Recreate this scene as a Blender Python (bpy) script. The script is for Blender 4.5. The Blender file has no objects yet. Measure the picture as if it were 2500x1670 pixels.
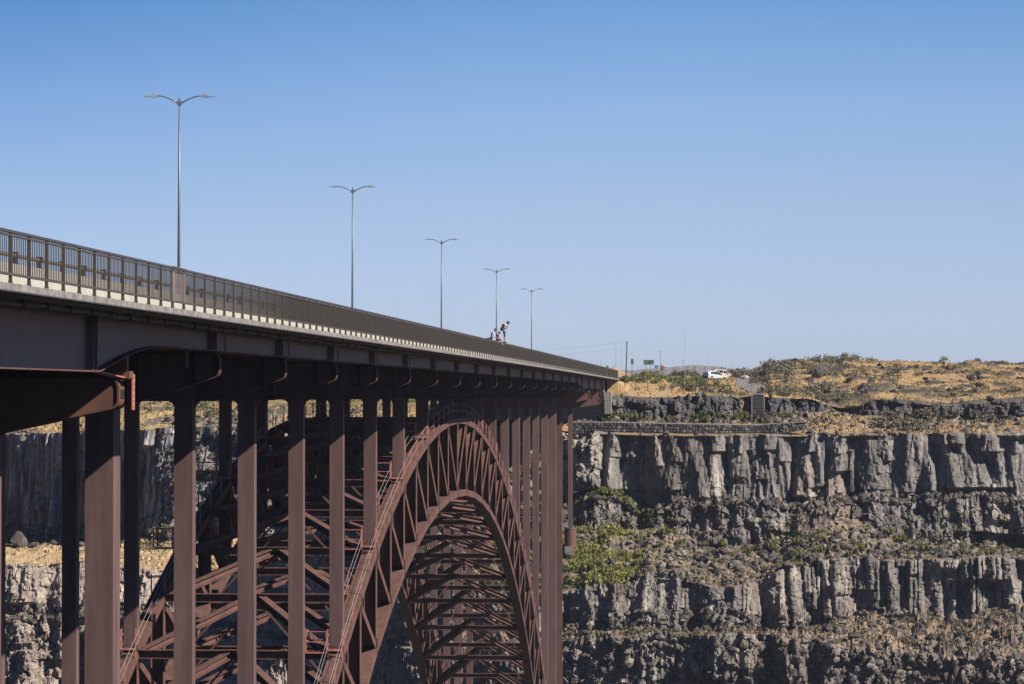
import bpy, bmesh, math, random
import numpy as np
from mathutils import Vector, Matrix
R = math.radians
random.seed(7)
SC = bpy.context.scene
COL = SC.collection

# ------------------------------------------------------------------ camera
FPX = 8015.0                       # focal length in pixels of the 2500 px wide photograph
YAW = math.atan(532 / FPX)
PITCH = math.atan(133 / FPX)
cam_d = bpy.data.cameras.new('camera')
cam = bpy.data.objects.new('camera', cam_d)
COL.objects.link(cam)
cam_d.sensor_width = 36.0
cam_d.lens = 36.0 * FPX / 2500.0
cam_d.clip_start = 1.0
cam_d.clip_end = 40000
cam.location = (0, 0, 0)
cam.rotation_euler = (math.pi / 2 + PITCH, 0, YAW)
SC.camera = cam

# ------------------------------------------------------------------ world, sun, exposure
SUN = Vector((1.0, -0.43, 0.835)).normalized()
elev = math.asin(SUN.z)
az = math.atan2(SUN.x, SUN.y)      # clockwise from +Y
w = bpy.data.worlds.new('World')
SC.world = w
w.use_nodes = True
nt = w.node_tree
nt.nodes.clear()
sky = nt.nodes.new('ShaderNodeTexSky')
sky.sky_type = 'NISHITA'
sky.sun_disc = False
sky.sun_elevation = elev
sky.sun_rotation = az
sky.altitude = 1200
sky.air_density = 1.0
sky.dust_density = 0.6
sky.ozone_density = 2.0
tc = nt.nodes.new('ShaderNodeTexCoord')
sep = nt.nodes.new('ShaderNodeSeparateXYZ')
rmp = nt.nodes.new('ShaderNodeValToRGB')
els = rmp.color_ramp.elements
els[0].position = 0.0
els[0].color = (0.74, 0.85, 1.34, 1)
els[1].position = 1.0
els[1].color = (0.13, 0.28, 0.60, 1)
for p_, c_ in ((0.019, (.77, .87, 1.35)), (0.06, (.80, .86, 1.21)), (0.09, (.73, .86, 1.19)), (0.12, (.51, .77, 1.12)), (0.16, (.40, .66, 1.04)), (0.35, (.24, .45, .84))):
    e = els.new(p_); e.color = (*c_, 1)
# the sky deepens away from the sun's side, more so higher up
mp = nt.nodes.new('ShaderNodeMapRange')
mp.interpolation_type = 'SMOOTHSTEP'
mp.inputs['From Min'].default_value = -0.33
mp.inputs['From Max'].default_value = 0.0
mp.inputs['To Min'].default_value = 1.0
mp.inputs['To Max'].default_value = 0.0
mz = nt.nodes.new('ShaderNodeMapRange')
mz.inputs['From Min'].default_value = 0.03
mz.inputs['From Max'].default_value = 0.13
mm = nt.nodes.new('ShaderNodeMath'); mm.operation = 'MULTIPLY'
deep = nt.nodes.new('ShaderNodeMix')
deep.data_type = 'RGBA'
deep.blend_type = 'MULTIPLY'
deep.inputs['B'].default_value = (0.36, 0.56, 0.74, 1)
mul = nt.nodes.new('ShaderNodeMix')
mul.data_type = 'RGBA'
mul.blend_type = 'MULTIPLY'
mul.inputs['Factor'].default_value = 1.0
bg = nt.nodes.new('ShaderNodeBackground')
bg.inputs['Strength'].default_value = 0.05
out = nt.nodes.new('ShaderNodeOutputWorld')
L = nt.links.new
L(tc.outputs['Generated'], sep.inputs[0])
L(sep.outputs['Z'], rmp.inputs['Fac'])
L(sep.outputs['X'], mp.inputs['Value'])
L(sep.outputs['Z'], mz.inputs['Value'])
L(mp.outputs['Result'], mm.inputs[0]); L(mz.outputs['Result'], mm.inputs[1])
L(sky.outputs[0], mul.inputs['A'])
L(rmp.outputs['Color'], mul.inputs['B'])
L(mm.outputs[0], deep.inputs['Factor'])
L(mul.outputs['Result'], deep.inputs['A'])
L(deep.outputs['Result'], bg.inputs['Color'])
L(bg.outputs[0], out.inputs['Surface'])
sd = bpy.data.lights.new('sun', 'SUN')
sd.energy = 5.0
sd.angle = R(0.5)
sd.color = (1.0, 0.93, 0.82)
so = bpy.data.objects.new('sun', sd)
COL.objects.link(so)
so.rotation_euler = SUN.to_track_quat('Z', 'Y').to_euler()
so.location = SUN * 300
SC.view_settings.view_transform = 'Standard'
SC.view_settings.look = 'None'
SC.view_settings.exposure = 1.0
SC.view_settings.gamma = 1.0
SC.view_settings.use_curve_mapping = False
SC.render.engine = 'CYCLES'
SC.cycles.max_bounces = 5
SC.cycles.diffuse_bounces = 2
SC.cycles.volume_bounces = 0

# ------------------------------------------------------------------ helpers
_rot = Matrix.Rotation(YAW, 3, 'Z') @ Matrix.Rotation(math.pi / 2 + PITCH, 3, 'X')


def W(px, py, Y):
    """the point at distance Y (world) seen at pixel (px, py) of the photograph"""
    d = _rot @ Vector(((px - 1250) / FPX, -(py - 835) / FPX, -1.0))
    return d * (Y / d.y)


def tag(o, label=None, cat=None, group=None, kind=None):
    if label: o['label'] = label
    if cat: o['category'] = cat
    if group: o['group'] = group
    if kind: o['kind'] = kind
    return o


def empty(name, loc=(0, 0, 0), label=None, cat=None, group=None):
    o = bpy.data.objects.new(name, None)
    COL.objects.link(o)
    o.location = loc
    o.empty_display_size = 0.3
    return tag(o, label, cat, group)


class MB:
    def __init__(s):
        s.v = []; s.f = []

    def quadbox(s, c):
        """eight corners, bottom four then top four"""
        b = len(s.v)
        s.v += [tuple(p) for p in c]
        for q in ((3, 2, 1, 0), (4, 5, 6, 7), (0, 1, 5, 4), (1, 2, 6, 5), (2, 3, 7, 6), (3, 0, 4, 7)):
            s.f.append(tuple(b + i for i in q))

    def box(s, x0, x1, y0, y1, z0, z1):
        s.quadbox([(x0, y0, z0), (x1, y0, z0), (x1, y1, z0), (x0, y1, z0), (x0, y0, z1), (x1, y0, z1), (x1, y1, z1), (x0, y1, z1)])

    def beam(s, p0, p1, a, b, side=(1, 0, 0), off=(0, 0), a1=None, b1=None):
        """bar from p0 to p1, a wide along side, b along the third axis, offset off=(along side, along third)"""
        p0 = Vector(p0); p1 = Vector(p1)
        d = (p1 - p0).normalized()
        sv = Vector(side)
        sv = (sv - d * sv.dot(d)).normalized()
        t = d.cross(sv)
        a1 = a if a1 is None else a1
        b1 = b if b1 is None else b1
        c = []
        for p, aa, bb in ((p0, a, b), (p1, a1, b1)):
            o = p + sv * off[0] + t * off[1]
            c += [o - sv * aa / 2 - t * bb / 2, o + sv * aa / 2 - t * bb / 2, o + sv * aa / 2 + t * bb / 2, o - sv * aa / 2 + t * bb / 2]
        s.quadbox(c)

    def hsec(s, p0, p1, depth, width, side, tf=0.045, tw=0.03):
        """H section: flanges at +-depth/2 along side, width along third axis"""
        s.beam(p0, p1, tf, width, side, (depth / 2 - tf / 2, 0))
        s.beam(p0, p1, tf, width, side, (-depth / 2 + tf / 2, 0))
        s.beam(p0, p1, depth - 2 * tf, tw, side)

    def tube(s, pts, r, n=8, r1=None, cap=True):
        pts = [Vector(p) for p in pts]
        base = len(s.v)
        m = len(pts)
        for i, p in enumerate(pts):
            d = (pts[min(i + 1, m - 1)] - pts[max(i - 1, 0)]).normalized()
            up = Vector((0, 0, 1)) if abs(d.z) < 0.9 else Vector((1, 0, 0))
            u = d.cross(up).normalized(); v = d.cross(u)
            rr = r if r1 is None else r + (r1 - r) * i / (m - 1)
            for k in range(n):
                a = 2 * math.pi * k / n
                s.v.append(tuple(p + (u * math.cos(a) + v * math.sin(a)) * rr))
        for i in range(m - 1):
            for k in range(n):
                a = base + i * n + k; b = base + i * n + (k + 1) % n
                s.f.append((a, b, b + n, a + n))
        if cap:
            s.f.append(tuple(base + k for k in range(n))[::-1])
            s.f.append(tuple(base + (m - 1) * n + k for k in range(n)))

    def prism(s, poly, y0, y1, axes='xz'):
        """extrude a polygon given in the xz plane from y0 to y1"""
        b = len(s.v); n = len(poly)
        for y in (y0, y1):
            for p in poly:
                s.v.append((p[0], y, p[1]) if axes == 'xz' else (y, p[0], p[1]))
        s.f.append(tuple(b + i for i in range(n)))
        s.f.append(tuple(b + n + i for i in range(n))[::-1])
        for i in range(n):
            j = (i + 1) % n
            s.f.append((b + i, b + n + i, b + n + j, b + j))

    def ribbon(s, poly, y0, y1, t, closed=False):
        """plate of thickness t following a polyline in the xz plane"""
        n = len(poly)
        for i in range(n if closed else n - 1):
            p = poly[i]; q = poly[(i + 1) % n]
            s.beam((p[0], (y0 + y1) / 2, p[1]), (q[0], (y0 + y1) / 2, q[1]), y1 - y0, t, (0, 1, 0))

    def mesh(s, name, mat=None, smooth=False):
        me = bpy.data.meshes.new(name)
        me.from_pydata(s.v, [], s.f)
        bm = bmesh.new(); bm.from_mesh(me)
        bmesh.ops.recalc_face_normals(bm, faces=bm.faces)
        bm.to_mesh(me); bm.free()
        if mat: me.materials.append(mat)
        if smooth:
            me.polygons.foreach_set('use_smooth', [True] * len(me.polygons))
        return me

    def build(s, name, mat=None, parent=None, smooth=False, loc=None):
        return link(name, s.mesh(name, mat, smooth), parent, loc)


def link(name, me, parent=None, loc=None):
    o = bpy.data.objects.new(name, me)
    COL.objects.link(o)
    if parent: o.parent = parent
    if loc is not None: o.location = loc
    return o


def children(o):
    return list(o.children)


def copy_tree(o, parent=None):
    c = o.copy(); COL.objects.link(c); c.parent = parent
    for ch in children(o): copy_tree(ch, c)
    return c


# ------------------------------------------------------------------ numpy noise
class Tab:
    def __init__(s, seed):
        s.t = np.random.RandomState(seed).rand(8, 256, 256)

    def g(s, ix, iy, k):
        return s.t[k][ix.astype(int) % 256, iy.astype(int) % 256]


def vnoise(x, y, seed):
    t = Tab(seed)
    ix = np.floor(x); iy = np.floor(y)
    fx = x - ix; fy = y - iy
    fx = fx * fx * (3 - 2 * fx); fy = fy * fy * (3 - 2 * fy)
    a = t.g(ix, iy, 0); b = t.g(ix + 1, iy, 0); c = t.g(ix, iy + 1, 0); d = t.g(ix + 1, iy + 1, 0)
    return (a * (1 - fx) + b * fx) * (1 - fy) + (c * (1 - fx) + d * fx) * fy * 1.0


def fbm(x, y, seed, oc=4):
    r = 0; amp = 0.5; tot = 0
    for i in range(oc):
        r = r + vnoise(x * 2 ** i + 13.7 * i, y * 2 ** i + 5.1 * i, seed + i) * amp
        tot += amp; amp *= 0.5
    return r / tot


def cells(u, v, seed, jit=0.85):
    """jittered cells: nearest cell's random numbers, offset from its point and border distance"""
    t = Tab(seed)
    iu = np.floor(u); iv = np.floor(v)
    best = np.full(u.shape, 9e9); sec = best.copy()
    du = np.zeros_like(u); dv = np.zeros_like(u); cu = np.zeros_like(u); cv = np.zeros_like(u)
    for a in (-1, 0, 1):
        for b in (-1, 0, 1):
            ju = iu + a; jv = iv + b
            pu = ju + 0.5 + (t.g(ju, jv, 0) - 0.5) * jit
            pv = jv + 0.5 + (t.g(ju, jv, 1) - 0.5) * jit
            d = (u - pu) ** 2 + (v - pv) ** 2
            m = d < best
            sec = np.where(m, best, np.minimum(sec, d))
            best = np.where(m, d, best)
            du = np.where(m, u - pu, du); dv = np.where(m, v - pv, dv)
            cu = np.where(m, ju, cu); cv = np.where(m, jv, cv)
    r = [t.g(cu, cv, k) for k in range(2, 7)]
    return r, du, dv, np.sqrt(sec) - np.sqrt(best)


# ------------------------------------------------------------------ materials
KALB = 0.52        # all base colours below are written for exposure 0


def mat(name, col, rough=0.8, var=0.12, scale=2.0, metal=0.0, bump=0.0, col2=None, stretch=(1, 1, 1), spec=0.3, attr=None):
    col = tuple(c * KALB for c in col)
    col2 = tuple(c * KALB for c in col2) if col2 else None
    m = bpy.data.materials.new(name)
    m.use_nodes = True
    t = m.node_tree; N = t.nodes; K = t.links.new
    b = N['Principled BSDF']
    b.inputs['Roughness'].default_value = rough
    b.inputs['Metallic'].default_value = metal
    b.inputs['Specular IOR Level'].default_value = spec
    tcn = N.new('ShaderNodeTexCoord')
    mpn = N.new('ShaderNodeMapping')
    mpn.inputs['Scale'].default_value = stretch
    K(tcn.outputs['Object'], mpn.inputs[0])
    nz = N.new('ShaderNodeTexNoise')
    nz.inputs['Scale'].default_value = scale
    nz.inputs['Detail'].default_value = 6
    nz.inputs['Roughness'].default_value = 0.65
    K(mpn.outputs[0], nz.inputs['Vector'])
    cr = N.new('ShaderNodeValToRGB')
    c2 = col2 or tuple(c * (1 - var) for c in col)
    c1 = col if col2 else tuple(min(1, c * (1 + var)) for c in col)
    cr.color_ramp.elements[0].position = 0.32; cr.color_ramp.elements[0].color = (*c2, 1)
    cr.color_ramp.elements[1].position = 0.68; cr.color_ramp.elements[1].color = (*c1, 1)
    K(nz.outputs['Fac'], cr.inputs['Fac'])
    if attr:
        at = N.new('ShaderNodeAttribute'); at.attribute_name = attr
        mx = N.new('ShaderNodeMix'); mx.data_type = 'RGBA'; mx.blend_type = 'MULTIPLY'
        mx.inputs['Factor'].default_value = 1
        K(at.outputs['Color'], mx.inputs['A']); K(cr.outputs['Color'], mx.inputs['B'])
        K(mx.outputs['Result'], b.inputs['Base Color'])
    else:
        K(cr.outputs['Color'], b.inputs['Base Color'])
    if bump:
        bp = N.new('ShaderNodeBump'); bp.inputs['Strength'].default_value = bump
        bp.inputs['Distance'].default_value = 0.1
        K(nz.outputs['Fac'], bp.inputs['Height']); K(bp.outputs[0], b.inputs['Normal'])
    return m


M = dict(
    steel=mat('weathered_brown_steel', (0.190, 0.118, 0.112), 0.8, 0.26, 1.6, stretch=(1, 1, 0.10), spec=0.08),
    arch_steel=mat('rust_brown_steel', (0.180, 0.098, 0.083), 0.8, 0.26, 1.3, stretch=(1, 1, 0.4), spec=0.08),
    girder_steel=mat('shade_lifted_steel', (0.29, 0.185, 0.175), 0.6, 0.12, 0.7, stretch=(1, 1, 0.3), spec=0.3),  # brown steel brightened to stand in for skylight on the shaded girder
    rust=mat('rusty_cap_steel', (0.235, 0.105, 0.062), 0.75, 0.3, 1.2, col2=(0.15, 0.075, 0.055), stretch=(1, 1, 0.4)),
    pink=mat('pink_primer_steel', (0.58, 0.22, 0.18), 0.7, 0.2, 4),
    cable=mat('pale_wire_rope', (0.55, 0.52, 0.5), 0.5, 0.1, 4),
    rail=mat('olive_brown_railing', (0.098, 0.083, 0.069), 0.6, 0.15, 3),
    railcap=mat('dark_plum_top_rail', (0.085, 0.065, 0.075), 0.5, 0.15, 3),
    palerail=mat('faded_pink_railing', (0.30, 0.25, 0.235), 0.7, 0.15, 3),
    piperail=mat('tan_pipe_rail', (0.27, 0.19, 0.13), 0.7, 0.2, 4),
    conc=mat('weathered_concrete', (0.43, 0.40, 0.37), 0.9, 0.2, 1.6, col2=(0.19, 0.17, 0.155), stretch=(1, 1, 2.5)),
    cream=mat('cream_concrete', (0.58, 0.54, 0.47), 0.9, 0.08, 1.0),
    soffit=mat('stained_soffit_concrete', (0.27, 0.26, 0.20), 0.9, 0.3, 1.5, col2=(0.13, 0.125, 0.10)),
    asphalt=mat('asphalt', (0.055, 0.055, 0.055), 0.9, 0.2, 6),
    galv=mat('galvanised_lamp_steel', (0.27, 0.31, 0.33), 0.45, 0.1, 6, metal=0.4),
    lampgrey=mat('lamp_head_grey', (0.36, 0.38, 0.39), 0.5, 0.08, 6),
    dark=mat('dark_steel', (0.035, 0.032, 0.035), 0.6, 0.2, 5),
    wood=mat('weathered_wood', (0.085, 0.065, 0.05), 0.9, 0.25, 5, stretch=(1, 1, 0.1)),
    white=mat('white_car_paint', (0.74, 0.76, 0.80), 0.25, 0.02, 1, spec=0.5),
    cream_paint=mat('cream_car_paint', (0.72, 0.62, 0.52), 0.3, 0.02, 1, spec=0.5),
    glass=mat('dark_glass', (0.02, 0.03, 0.04), 0.08, 0.05, 1, spec=0.8),
    tyre=mat('tyre_rubber', (0.02, 0.02, 0.02), 0.9, 0.1, 8),
    rim=mat('wheel_alloy', (0.5, 0.5, 0.52), 0.35, 0.05, 3, metal=0.5),
    red=mat('sign_red', (0.55, 0.03, 0.04), 0.5, 0.05, 3),
    green=mat('sign_green', (0.0, 0.17, 0.10), 0.5, 0.05, 3),
    brown=mat('sign_brown', (0.085, 0.03, 0.03), 0.5, 0.05, 3),
    blue=mat('sign_blue', (0.03, 0.2, 0.62), 0.5, 0.05, 3),
    signwhite=mat('sign_white', (0.75, 0.78, 0.78), 0.5, 0.03, 3),
    signback=mat('sign_back_grey', (0.13, 0.17, 0.19), 0.6, 0.08, 3),
    mast=mat('hazed_grey_steel', (0.40, 0.42, 0.47), 0.7, 0.05, 1),  # paled bluish so far masts carry haze in their colour; nearer posts share it
    skin=mat('skin', (0.52, 0.27, 0.17), 0.6, 0.06, 4),
    shirt=mat('white_shirt_cloth', (0.72, 0.72, 0.74), 0.9, 0.06, 6),
    blueshirt=mat('pale_blue_shirt_cloth', (0.50, 0.60, 0.80), 0.9, 0.06, 6),
    shorts=mat('grey_shorts_cloth', (0.07, 0.075, 0.065), 0.9, 0.1, 6),
    maroon=mat('dark_red_cloth', (0.20, 0.03, 0.035), 0.9, 0.1, 6),
    helmet=mat('blue_helmet_shell', (0.01, 0.045, 0.28), 0.3, 0.05, 3, spec=0.5),
    hat=mat('dark_cap_cloth', (0.03, 0.03, 0.04), 0.9, 0.1, 3),
    hair=mat('dark_brown_hair', (0.05, 0.03, 0.02), 0.8, 0.1, 3),
    path=mat('grey_gravel_path', (0.30, 0.265, 0.255), 0.95, 0.15, 3),
    stone=mat('dark_wall_stone', (0.14, 0.135, 0.135), 0.9, 0.35, 3.0, col2=(0.06, 0.06, 0.065), bump=0.4),
    palestone=mat('pale_wall_stone', (0.36, 0.34, 0.31), 0.9, 0.3, 3.0, col2=(0.20, 0.19, 0.18), bump=0.4),
    coping=mat('pale_coping_stone', (0.62, 0.57, 0.52), 0.9, 0.12, 1.5),
    boulder=mat('brown_grey_boulder', (0.19, 0.155, 0.14), 0.9, 0.3, 1.3, col2=(0.09, 0.078, 0.075), bump=0.5),
    paleboulder=mat('pale_boulder', (0.55, 0.54, 0.55), 0.9, 0.15, 1.3, bump=0.3),
    rock=mat('canyon_rock', (1.30, 1.27, 1.22), 0.95, 0.3, 1.5, col2=(0.42, 0.42, 0.45), stretch=(1.5, 1.5, 0.6), bump=1.0, attr='tint', spec=0.12),
    soil=mat('dry_ground', (1.12, 1.1, 1.08), 0.95, 0.3, 1.6, col2=(0.72, 0.72, 0.72), bump=0.6, attr='tint', spec=0.1),
    leafy=mat('foliage', (1.1, 1.1, 1.1), 0.9, 0.2, 1.5, attr='tint', spec=0.1),
    sage=mat('sagebrush_leaves', (0.31, 0.285, 0.20), 0.95, 0.3, 1.8, col2=(0.18, 0.165, 0.12), spec=0.1),
    tansage=mat('tan_sagebrush_leaves', (0.36, 0.32, 0.19), 0.95, 0.3, 1.8, col2=(0.20, 0.175, 0.11), spec=0.1),
    weed=mat('green_weed_leaves', (0.29, 0.285, 0.10), 0.9, 0.3, 1.8, col2=(0.13, 0.15, 0.05), spec=0.1),
    hill=mat('distant_hill_ground', (0.20, 0.15, 0.12), 0.95, 0.2, 0.002),
    water=mat('river_water', (0.02, 0.045, 0.05), 0.1, 0.1, 0.05, spec=0.5),
)

# ------------------------------------------------------------------ far canyon wall (terrain)
ST = np.array([-400, 0, 170, 330, 420, 600, 850, 1000, 1200, 1380, 1500, 1620, 1800, 2000, 2250, 2500, 2900], float)
KY = [  # (pixel columns, pixel rows) of each terrace edge of the photograph, bottom to top
    ([-400, 2900], [1950, 1950]),
    ([-400, 170, 330, 420, 600, 850, 1000, 1200, 1380, 1440, 1530, 1640, 1700, 1750, 1850, 1920, 2000, 2060, 2190, 2300, 2500, 2900],
     [1530, 1520, 1515, 1540, 1560, 1580, 1570, 1560, 1560, 1556, 1544, 1548, 1546, 1541, 1543, 1548, 1556, 1577, 1590, 1600, 1606, 1606]),
    ([-400, 0, 170, 330, 420, 600, 850, 1000, 1200, 1367, 1480, 1640, 1750, 1850, 1960, 2000, 2030, 2100, 2300, 2400, 2450, 2500, 2900],
     [1510, 1505, 1500, 1500, 1525, 1545, 1560, 1550, 1540, 1541, 1538, 1540, 1533, 1536, 1534, 1520, 1506, 1500, 1500, 1490, 1476, 1467, 1467]),
    ([-400, 0, 170, 330, 420, 600, 850, 1000, 1200, 1367, 1430, 1480, 1540, 1576, 1640, 1700, 1760, 1810, 1860, 1890, 1920, 1980, 2050, 2500, 2900],
     [1385, 1380, 1380, 1390, 1400, 1400, 1430, 1430, 1435, 1442, 1434, 1428, 1420, 1407, 1398, 1418, 1432, 1424, 1410, 1396, 1378, 1366, 1362, 1360, 1360]),
    ([-400, 0, 170, 330, 420, 600, 850, 1000, 1200, 1367, 1420, 1590, 1640, 1700, 1740, 1800, 1900, 1945, 2000, 2080, 2140, 2190, 2260, 2360, 2500, 2900],
     [1330, 1325, 1325, 1320, 1320, 1310, 1300, 1290, 1290, 1285, 1285, 1290, 1293, 1313, 1328, 1330, 1326, 1276, 1264, 1262, 1285, 1316, 1318, 1330, 1340, 1340]),
    ([-400, 0, 170, 330, 420, 600, 850, 1000, 1200, 1380, 1440, 1500, 1560, 1600, 1640, 1800, 1900, 2030, 2200, 2350, 2500, 2900],
     [1290, 1290, 1290, 1290, 1230, 1230, 1230, 1230, 1235, 1240, 1218, 1216, 1250, 1262, 1236, 1228, 1236, 1232, 1226, 1216, 1226, 1226]),
    ([-400, 0, 170, 330, 420, 600, 850, 1000, 1200, 1380, 1440, 1480, 1520, 1570, 1600, 1640, 1800, 1900, 2030, 2200, 2300, 2420, 2500, 2900],
     [1285, 1285, 1285, 1280, 1215, 1215, 1215, 1215, 1215, 1205, 1192, 1190, 1202, 1235, 1250, 1214, 1214, 1224, 1216, 1210, 1203, 1200, 1212, 1212]),
    ([-400, 0, 170, 330, 420, 600, 850, 1000, 1200, 1367, 1400, 1440, 1500, 1600, 1700, 2500, 2900], [1065, 1060, 1055, 1050, 1040, 1045, 1045, 1045, 1050, 1052, 1062, 1053, 1055, 1058, 1060, 1058, 1058]),
    ([-400, 0, 170, 330, 420, 600, 850, 1000, 1200, 1380, 1960, 2060, 2150, 2250, 2500, 2900], [1045, 1040, 1035, 1030, 1025, 1025, 1025, 1025, 1030, 1034, 1034, 1030, 1036, 1032, 1038, 1038]),
    ([-400, 0, 170, 330, 420, 600, 850, 1000, 1200, 1380, 1500, 1800, 1920, 2000, 2030, 2080, 2140, 2250, 2330, 2400, 2500, 2900],
     [1020, 1015, 1010, 1005, 1005, 1005, 1005, 1005, 1020, 1026, 1022, 1020, 1010, 1004, 1000, 1012, 1014, 1016, 1016, 1020, 1012, 1008]),
    ([-400, 0, 170, 330, 420, 600, 850, 1000, 1200, 1380, 1420, 1500, 1600, 1760, 1800, 1850, 1880, 1980, 2020, 2050, 2100, 2130, 2250, 2310, 2400, 2500, 2900],
     [990, 985, 985, 980, 980, 985, 985, 985, 982, 972, 966, 966, 970, 965, 972, 964, 970, 975, 990, 996, 990, 976, 979, 984, 974, 971, 971])]
KD = [  # distances
    [490, 488, 488, 486, 486, 484, 478, 468, 461, 457, 455, 453, 451, 451, 451, 451, 451],
    [493, 491, 491, 489, 489, 487, 481, 471, 464, 460, 458, 456, 453, 453, 453, 453, 453],
    [496, 494, 494, 492, 492, 490, 484, 474, 467, 463, 461, 459, 458, 461, 462, 462, 462],
    [499, 497, 497, 495, 494, 492, 486, 476, 469, 465, 463, 462, 461, 463, 464, 464, 464],
    [584, 556, 543, 524, 512, 502, 490, 482, 478, 476, 476, 475, 474, 474, 474, 474, 474],
    [586, 559, 546, 526, 518, 505, 493, 485, 481, 478, 478, 477, 476, 476, 476, 476, 476],
    [587, 560, 547, 527, 520, 507, 495, 487, 483, 481, 480, 479, 478, 478, 478, 478, 478],
    [592, 564, 550, 530, 530, 521, 505, 495, 488, 485, 482, 481, 480, 480, 480, 480, 480],
    [602, 574, 560, 540, 538, 531, 513, 501, 493, 488, 487, 487, 487, 487, 487, 487, 487],
    [618, 588, 574, 554, 552, 541, 522, 508, 498, 490, 490, 490, 490, 491, 491, 491, 491],
    [634, 604, 590, 570, 566, 553, 530, 515, 503, 492, 492, 492, 492, 493, 493, 493, 493]]
CW = [1.0, .22, 1.0, .28, 1.0, .5, 1.0, .18, .35, 1.0]      # how cliff-like each span between edges is
RUB = [.5, 1, .25, .75, .45, 1, .0, .4, .5, .7]          # how broken
NK = 11


def XofPx(px, Y):
    return (px - 1782) / FPX * Y


def knot(k, X):
    """(Y, z) of terrace edge k at world X (arrays)"""
    Yk = np.array(KD[k], float)
    Xs = XofPx(ST, Yk) - 0.0
    Y = np.interp(X, Xs, Yk)
    py = np.interp(X, XofPx(np.array(KY[k][0], float), np.interp(KY[k][0], ST, Yk)), np.array(KY[k][1], float))
    return Y, -(py - 968) * Y / FPX


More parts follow.
